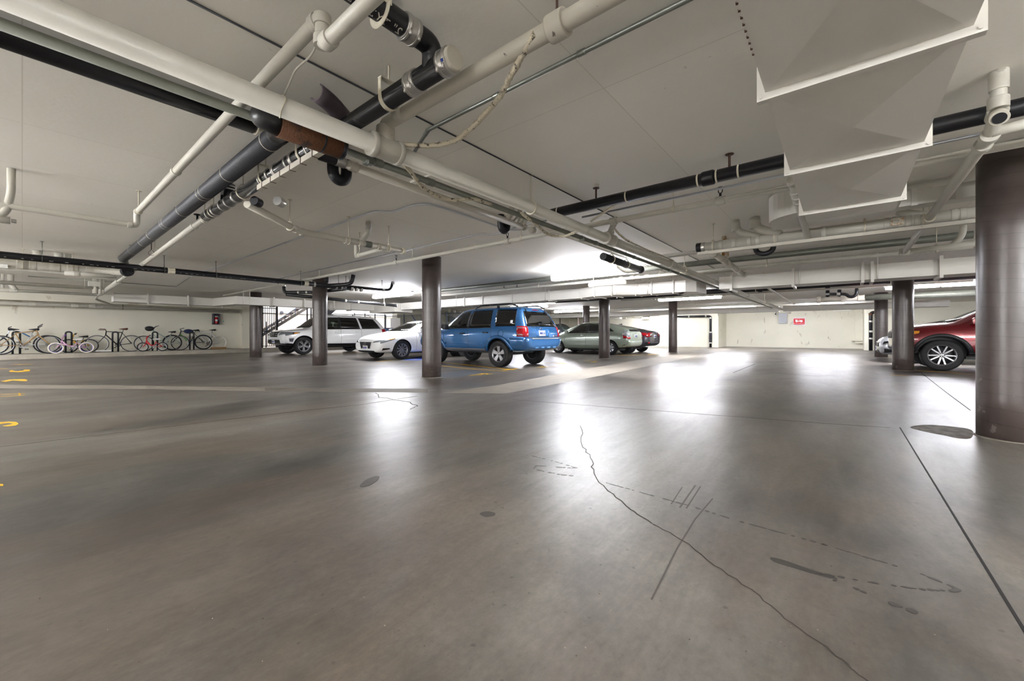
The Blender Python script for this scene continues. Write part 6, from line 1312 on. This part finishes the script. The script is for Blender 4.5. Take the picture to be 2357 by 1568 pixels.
b = MB(); b.box((XG2+.0, Yg(565), 1.85), (XG2+.012, Yg(571.5), 2.12)); sg_ = b.build('notice', mat('notice_red', '#b2604f', .6, col2='#cdb9a5', scale=30, cut=(.5, .6)), t); b = MB(); b.box((XG2+.0, Yg(564), 1.6), (XG2+.012, Yg(572), 1.7)); b.build('notice', MATS['notice_red'], t)
b = MB(); b.box((XG2, Yg(560.5), 1.2), (XG2+.06, Yg(564.5), 1.38), bev=.01); b.build('lock_box', mat('lock_maroon', '#5b2226', .5), t)
b = MB(); b.box((XG2-.012, Yg(566), .28), (XG2+.01, Yg(602), .42)); b.build('kick_notice', M_plate, t)
# stair
XT = -25.4
def T(q, py): y = y_at(XT, q); return Vector((XT, y, z_at(XT, y, py)))
t = thing('outdoor_stair', (XT, y_at(XT, 640), 0), 'gray metal outdoor stair rising to the right behind the gate', 'stair')
p0, p1 = T(640, 750), T(717, 703); dv = (p1-p0); p1 = p0+dv*1.5; pm = p0-dv*.55
b = MB(); b.prism([pm+Vector((0, 0, -.09)), p1+Vector((0, 0, -.09)), p1+Vector((0, 0, .09)), pm+Vector((0, 0, .09))], (-.08, 0, 0)); b.build('stringer', mat('stringer_grey', '#6b665f', .6), t)
b = MB(); b.prism([pm+Vector((-1.15, 0, -.09)), p1+Vector((-1.15, 0, -.09)), p1+Vector((-1.15, 0, .09)), pm+Vector((-1.15, 0, .09))], (-.08, 0, 0)); b.build('stringer', MATS['stringer_grey'], t)
for k in range(11):
    c = pm.lerp(p1, (k+.5)/11); b = MB(); b.box((XT-1.15, c.y-.16, c.z+.0), (XT-.08, c.y+.14, c.z+.05)); b.build('tread', mat('tread_concrete', '#b9a89c', .8), t)
r0, r1 = T(613, 757), T(692, 702); rv = r1-r0; r1 = r0+rv*1.4
b = MB(); b.sweep(bend([r0+Vector((0, -.15, -.35)), r0, r1], .05), .025, 8); b.build('handrail', M_rail, t)
for k in range(14):
    f = (k+.3)/14; c = r0.lerp(r1, f); zb = max(CURB*0+.05, pm.z+(p1.z-pm.z)*(c.y-pm.y)/(p1.y-pm.y)); b = MB(); w_ = .022 if k % 4 == 0 else .011
    b.box((XT-w_, c.y-w_, min(zb, c.z-.3)), (XT+w_, c.y+w_, c.z)); b.build('baluster', M_rail, t)
for q in (612.5, 638, 716, 707): b = MB(); y = y_at(XT+.6, q); b.box((XT+.57, y-.03, .05), (XT+.63, y+.03, 1.6 if q < 620 else 2.6)); b.build('post', M_rail if q < 620 else M_bar, t)
ywb = y_at(-29, 647); b = MB(); b.sphere((-28.9, ywb, z_at(-28.9, ywb, 720)), .12, 10); b.cyl((-29, ywb, z_at(-28.9, ywb, 720)), (-28.9, ywb, z_at(-28.9, ywb, 720)), .05, 8); tag(b.build('wall_camera', M_gtrim), 'dark round dome on the block wall beyond the gate', 'camera')
b = MB(); y0_ = y_at(-28.9, 647); b.cyl((-28.97, y0_, 2.3), (-28.97, 16, 2.3), .04, 8); tag(b.build('wall_conduit', M_rail), 'grey conduit line along the block wall outside', 'conduit')
# dark stair underside seen behind the white SUV
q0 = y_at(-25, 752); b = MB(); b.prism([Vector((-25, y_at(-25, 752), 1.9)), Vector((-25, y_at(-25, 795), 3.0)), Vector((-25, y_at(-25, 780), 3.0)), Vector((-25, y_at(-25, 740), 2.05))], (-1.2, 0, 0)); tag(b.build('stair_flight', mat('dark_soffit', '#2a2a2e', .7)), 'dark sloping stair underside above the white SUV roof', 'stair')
# chain link cages
M_chain = mat('chain_wire', '#8b949c', .4, .6); M_fpost = mat('fence_post', '#7c8794', .4, .5)
def fence(A, B, z0, z1, nposts, label, gate_bar=False):
    A, B = Vector((*A, 0)), Vector((*B, 0)); L = (B-A).length; u = (B-A).normalized()
    t = thing('chain_link_fence', (A.x, A.y, 0), label, 'fence')
    for k in range(nposts):
        c = A.lerp(B, k/(nposts-1)); b = MB(); b.cyl((c.x, c.y, 0), (c.x, c.y, z1+.1), .035, 10); b.build('post', M_fpost, t)
    for z in (z0, z1): b = MB(); b.cyl((A.x, A.y, z), (B.x, B.y, z), .022, 8); b.build('rail', M_fpost, t)
    b = MB(); st_ = .13; h = z1-z0; n = int((L+h)/st_)
    for k in range(n):
        s0 = k*st_-h
        for d in (1, -1):
            a0, a1 = max(0, s0), min(L, s0+h)
            if a1 <= a0: continue
            za, zb = z0+(a0-s0), z0+(a1-s0)
            if d < 0: za, zb = z1-(a0-s0), z1-(a1-s0)
            b.cyl(A+u*a0+Vector((0, 0, za)), A+u*a1+Vector((0, 0, zb)), .004, 3)
    b.build('wire_mesh', M_chain, t); return t
Yf = 15.1
fence((-23.6, 13.2), (-23.2, Yf), .1, 2.12, 4, 'chain link fence behind the white SUV')
fence((-23.1, Yf), (-15.2, Yf+.05), .1, 2.05, 5, 'chain link storage fence behind the white sedan')
b = MB(); x = x_at(Yf+1.2, 906); b.box((x_at(Yf+1.2, 899), Yf+1.2, .05), (x_at(Yf+1.2, 921), Yf+1.26, 2.0)); tag(b.build('storage_panel', mat('pale_panel', '#c2c4c6', .35, .2)), 'pale storage panel behind the chain link fence', 'panel')
x = x_at(14., 901); t = thing('recycling_bin', (x, 14., 0), 'blue recycling bin behind the white sedan', 'bin'); M_bin = mat('bin_blue', '#1e5aa8', .45)
b = MB(); b.box((x-.55, 13.7, .1), (x+.55, 14.5, 1.05), bev=.03); b.build('bin_body', mat('bin_pale', '#b9c4b4', .5), t); b = MB(); b.prism([Vector((x-.6, 13.6, 1.06)), Vector((x+.6, 13.6, 1.06)), Vector((x+.6, 13.6, 1.12)), Vector((x-.1, 13.6, 1.28)), Vector((x-.6, 13.6, 1.15))], (0, .95, 0)); b.build('lid', M_bin, t)
for sx in (-.4, .4):
    b = MB(); b.cyl((x+sx, 13.9, 0.08), (x+sx+.06, 13.9, .08), .08, 12); b.build('wheel', M_tyre, t)
b = MB(); p = at(955, 728, 1.0); yb_ = Yf+.6; b.cyl((x_at(yb_, 947), yb_, z_at(x_at(yb_, 947), yb_, 725)), (x_at(yb_, 958), yb_, z_at(x_at(yb_, 958), yb_, 741)), .025, 8); b.cyl((x_at(yb_, 958), yb_, z_at(x_at(yb_, 958), yb_, 741)), (x_at(yb_, 962), yb_, .02), .025, 8); tag(b.build('broom_pole', M_bin), 'blue pole leaning inside the storage cage', 'pole')
# electrical panels on the storage wall
yq = 20.85
t = thing('electrical_panel', (x_at(yq, 1040), yq, 1.4), 'gray electrical cabinets beyond the white sedan roof', 'electrical cabinet')
for q0, q1, m in ((1031, 1037, mat('olive_box', '#77745f', .6)), (1037.5, 1051, mat('box_grey', '#8f969c', .45))): b = MB(); b.box((x_at(yq, q0), yq-.1, z_at(x_at(yq, q0), yq, 741)), (x_at(yq, q1), yq+.1, z_at(x_at(yq, q0), yq, 728))); b.build('cabinet', m, t)
for k in range(9): q = 1027+k*3.2; b = MB(); x = x_at(yq, q); b.cyl((x, yq, 1.9), (x, yq, 2.4), .025, 6); b.build('conduit', M_white, t)
for py in (723, 726): b = MB(); b.cyl((x_at(yq, 1025), yq-.05, z_at(x_at(yq, 1025), yq, py)), (x_at(yq, 1061), yq-.05, z_at(x_at(yq, 1061), yq, py)), .04, 8); b.build('cross_pipe', M_white, t)
b = MB(); b.box((x_at(19.5, 1045), 19.4, 2.1), (x_at(19.5, 1076), 19.6, 2.3)); b.box((x_at(19.5, 1060)-.02, 19.48, 2.25), (x_at(19.5, 1060)+.02, 19.52, CZ)); tag(b.build('cable_tray', M_white), 'white cable tray above the electrical cabinets', 'cable tray')

# ------------------------------------------------------------------ far wall fittings
YB = 32.6
x0_, x1_ = x_at(YB, 1826.5), x_at(YB, 1852.5); z1_, z0_ = z_at(x0_, YB, 733), z_at(x0_, YB, 748.5); zm, xm = (z0_+z1_)/2, (x0_+x1_)/2; hw_, hh_ = (x1_-x0_)/2, (z1_-z0_)/2
t = thing('warning_sign', (xm, YB-.01, zm), 'red and white towing sign on the far wall', 'sign')
b = MB(); b.box((x0_-.03, YB-.012, z0_-.03), (x1_+.03, YB-.0, z1_+.06)); b.build('backing', M_plate, t)
b = MB(); b.box((x0_, YB-.018, z0_+.16*hh_), (x1_, YB-.012, z1_)); b.build('red_field', mat('sign_red', '#d31126', .4), t)
def stxt(s_, size, dz, m, dx=0.): text_mesh(s_, size, m, 'lettering', t, Matrix.Translation(Vector((dx, -.012, dz))) @ Matrix.Rotation(R(90), 4, 'X'), ext=.002)
stxt('UNAUTHORIZED VEHICLES', .05, hh_*.8, M_plate); stxt('WILL BE TOWED AWAY', .058, -hh_*.52, M_plate); stxt('AT OWNER EXPENSE', .045, -hh_-.0, MATS['sign_red'])
b = MB(); c = Vector((xm, YB-.02, zm+hh_*.12))   # tow truck pictogram
for lo, hi in (((-.2, -.03), (.2, .02)), ((-.2, .02), (-.09, .1)), ((.04, .02), (.17, .07))): b.box((c.x+lo[0], c.y-.004, c.z+lo[1]), (c.x+hi[0], c.y+.002, c.z+hi[1]))
for u in (-.13, .12): b.cyl((c.x+u, c.y-.005, c.z-.04), (c.x+u, c.y+.002, c.z-.04), .035, 14)
b.cyl((c.x-.07, c.y-.006, c.z+.02), (c.x+.04, c.y-.006, c.z+.1), .008, 6); b.build('pictogram', M_plate, t)
x0_, x1_ = x_at(YB, 1793), x_at(YB, 1812); t = thing('utility_box', (x0_, YB-.1, 1.7), 'light gray metal box on the far wall left of the red sign', 'utility box')
b = MB(); b.box((x0_, YB-.22, z_at(x0_, YB, 745)), (x1_, YB, z_at(x0_, YB, 721.5)), bev=.01); b.build('case', mat('box_bluegrey', '#b3b7bd', .4), t); b = MB(); b.cyl((x1_-.08, YB-.235, z_at(x0_, YB, 743)), (x1_-.08, YB-.22, z_at(x0_, YB, 743)), .02, 8); b.build('lock', M_gtrim, t)
xc = x_at(YB, 1786.5); zc = z_at(xc, YB, 723.5); t = thing('security_camera', (xc, YB-.1, zc), 'small white camera beside the gray box on the far wall', 'camera')
b = MB(); b.cyl((xc, YB-.28, zc), (xc, YB-.05, zc), .07, 12); b.build('camera_body', M_lampw, t); b = MB(); b.cyl((xc, YB-.29, zc), (xc, YB-.278, zc), .05, 12); b.build('lens', M_rub, t); b = MB(); b.cyl((xc, YB-.1, zc), (xc, YB-.02, zc+.25), .02, 6); b.build('arm', M_gtrim, t)
x0_, x1_ = x_at(YB, 1918), x_at(YB, 1960); b = MB(); b.box((x0_, YB-.2, z_at(x0_, YB, 716.5)), (x1_, YB-.04, z_at(x0_, YB, 710)), bev=.02); tag(b.build('wall_light', M_lampw), 'unlit white strip fixture high on the far wall', 'light')
x0_, x1_ = x_at(YB, 1968), x_at(YB, 1986); b = MB(); b.box((x0_, YB-.3, z_at(x0_, YB, 781)), (x1_, YB, CZ)); b.box((x0_-.16, YB-.4, z_at(x0_, YB, 785)), (x1_+.05, YB, z_at(x0_, YB, 781))); b.box((x0_, YB-.3, z_at(x0_, YB, 790)), (x1_, YB, z_at(x0_, YB, 785))); struct(b.build('trim_8', M_wallc), 'boxed-in white riser at the right end of the far wall')
b = MB(); b.box((-6.75, 29.94, 0), (-6.5, 30.0, 2.15)); struct(b.build('trim_9', M_wallc), 'wall edge beside the black downpipe')
x0_, x1_ = x_at(28.5, 1407), x_at(28.5, 1427); t = thing('unit_heater', (x0_, 28.5, 2), 'white hanging box unit behind the column by the green car', 'heater')
b = MB(); b.box((x0_, 28.5, z_at(x0_, 28.5, 735)), (x1_, 28.9, z_at(x0_, 28.5, 727)), bev=.02); b.build('case', M_lampw, t); 
for k in range(4): q = 1432+k*2.6; b = MB(); x = x_at(28.5, q); b.cyl((x, 28.6, z_at(x, 28.5, 735)), (x, 28.6, CZ), .03, 6); b.build('pipe', M_white, t)
b = MB(); b.cyl((x0_+.3, 28.7, 2.1), (x0_+.3, 28.7, CZ), .02, 6); b.build('hanger_rod', M_gal, t)
x0_, x1_ = x_at(29.9, 1463), x_at(29.9, 1495); b = MB(); b.box((x0_, 29.6, z_at(x0_, 29.9, 731)), (x1_, 30, z_at(x0_, 29.9, 725))); b.box((x_at(29.9, 1482), 29.6, z_at(x0_, 29.9, 736)), (x1_, 30, z_at(x0_, 29.9, 724))); tag(b.build('pipe_box', M_wallc), 'cream boxed pipe high on the wall behind the dark sedan', 'box')
for q, m in ((1289, mat('thin_post_brown', '#5b4a4e', .5)), (1331, mat('thin_post_pink', '#c9b3ad', .5))):
    Yp = 25.5; b = MB(); b.cyl((x_at(Yp, q), Yp, 0), (x_at(Yp, q), Yp, CZ), .05, 10); tag(b.build('thin_post', m), ('dark' if q < 1300 else 'pale pink')+' thin post behind the green hatchback', 'post')
# pebbles and debris on the floor
M_peb = mat('pebble', '#8d8478', .8); M_leaf = mat('dry_leaf', '#4a3f30', .8)
for k in range(46):
    q = random.uniform(60, 2200), random.uniform(1080, 1540); p = at(*q); r = random.uniform(.0012, .003); b = MB(); b.sphere((p.x, p.y, r*.7), r, 4, sc=(1, random.uniform(.5, 1), .6)); o = b.build('grit', M_peb if k % 3 else M_leaf)
    tag(o, 'tiny bit of grit lying on the near floor', 'grit', 'grit on the near floor')
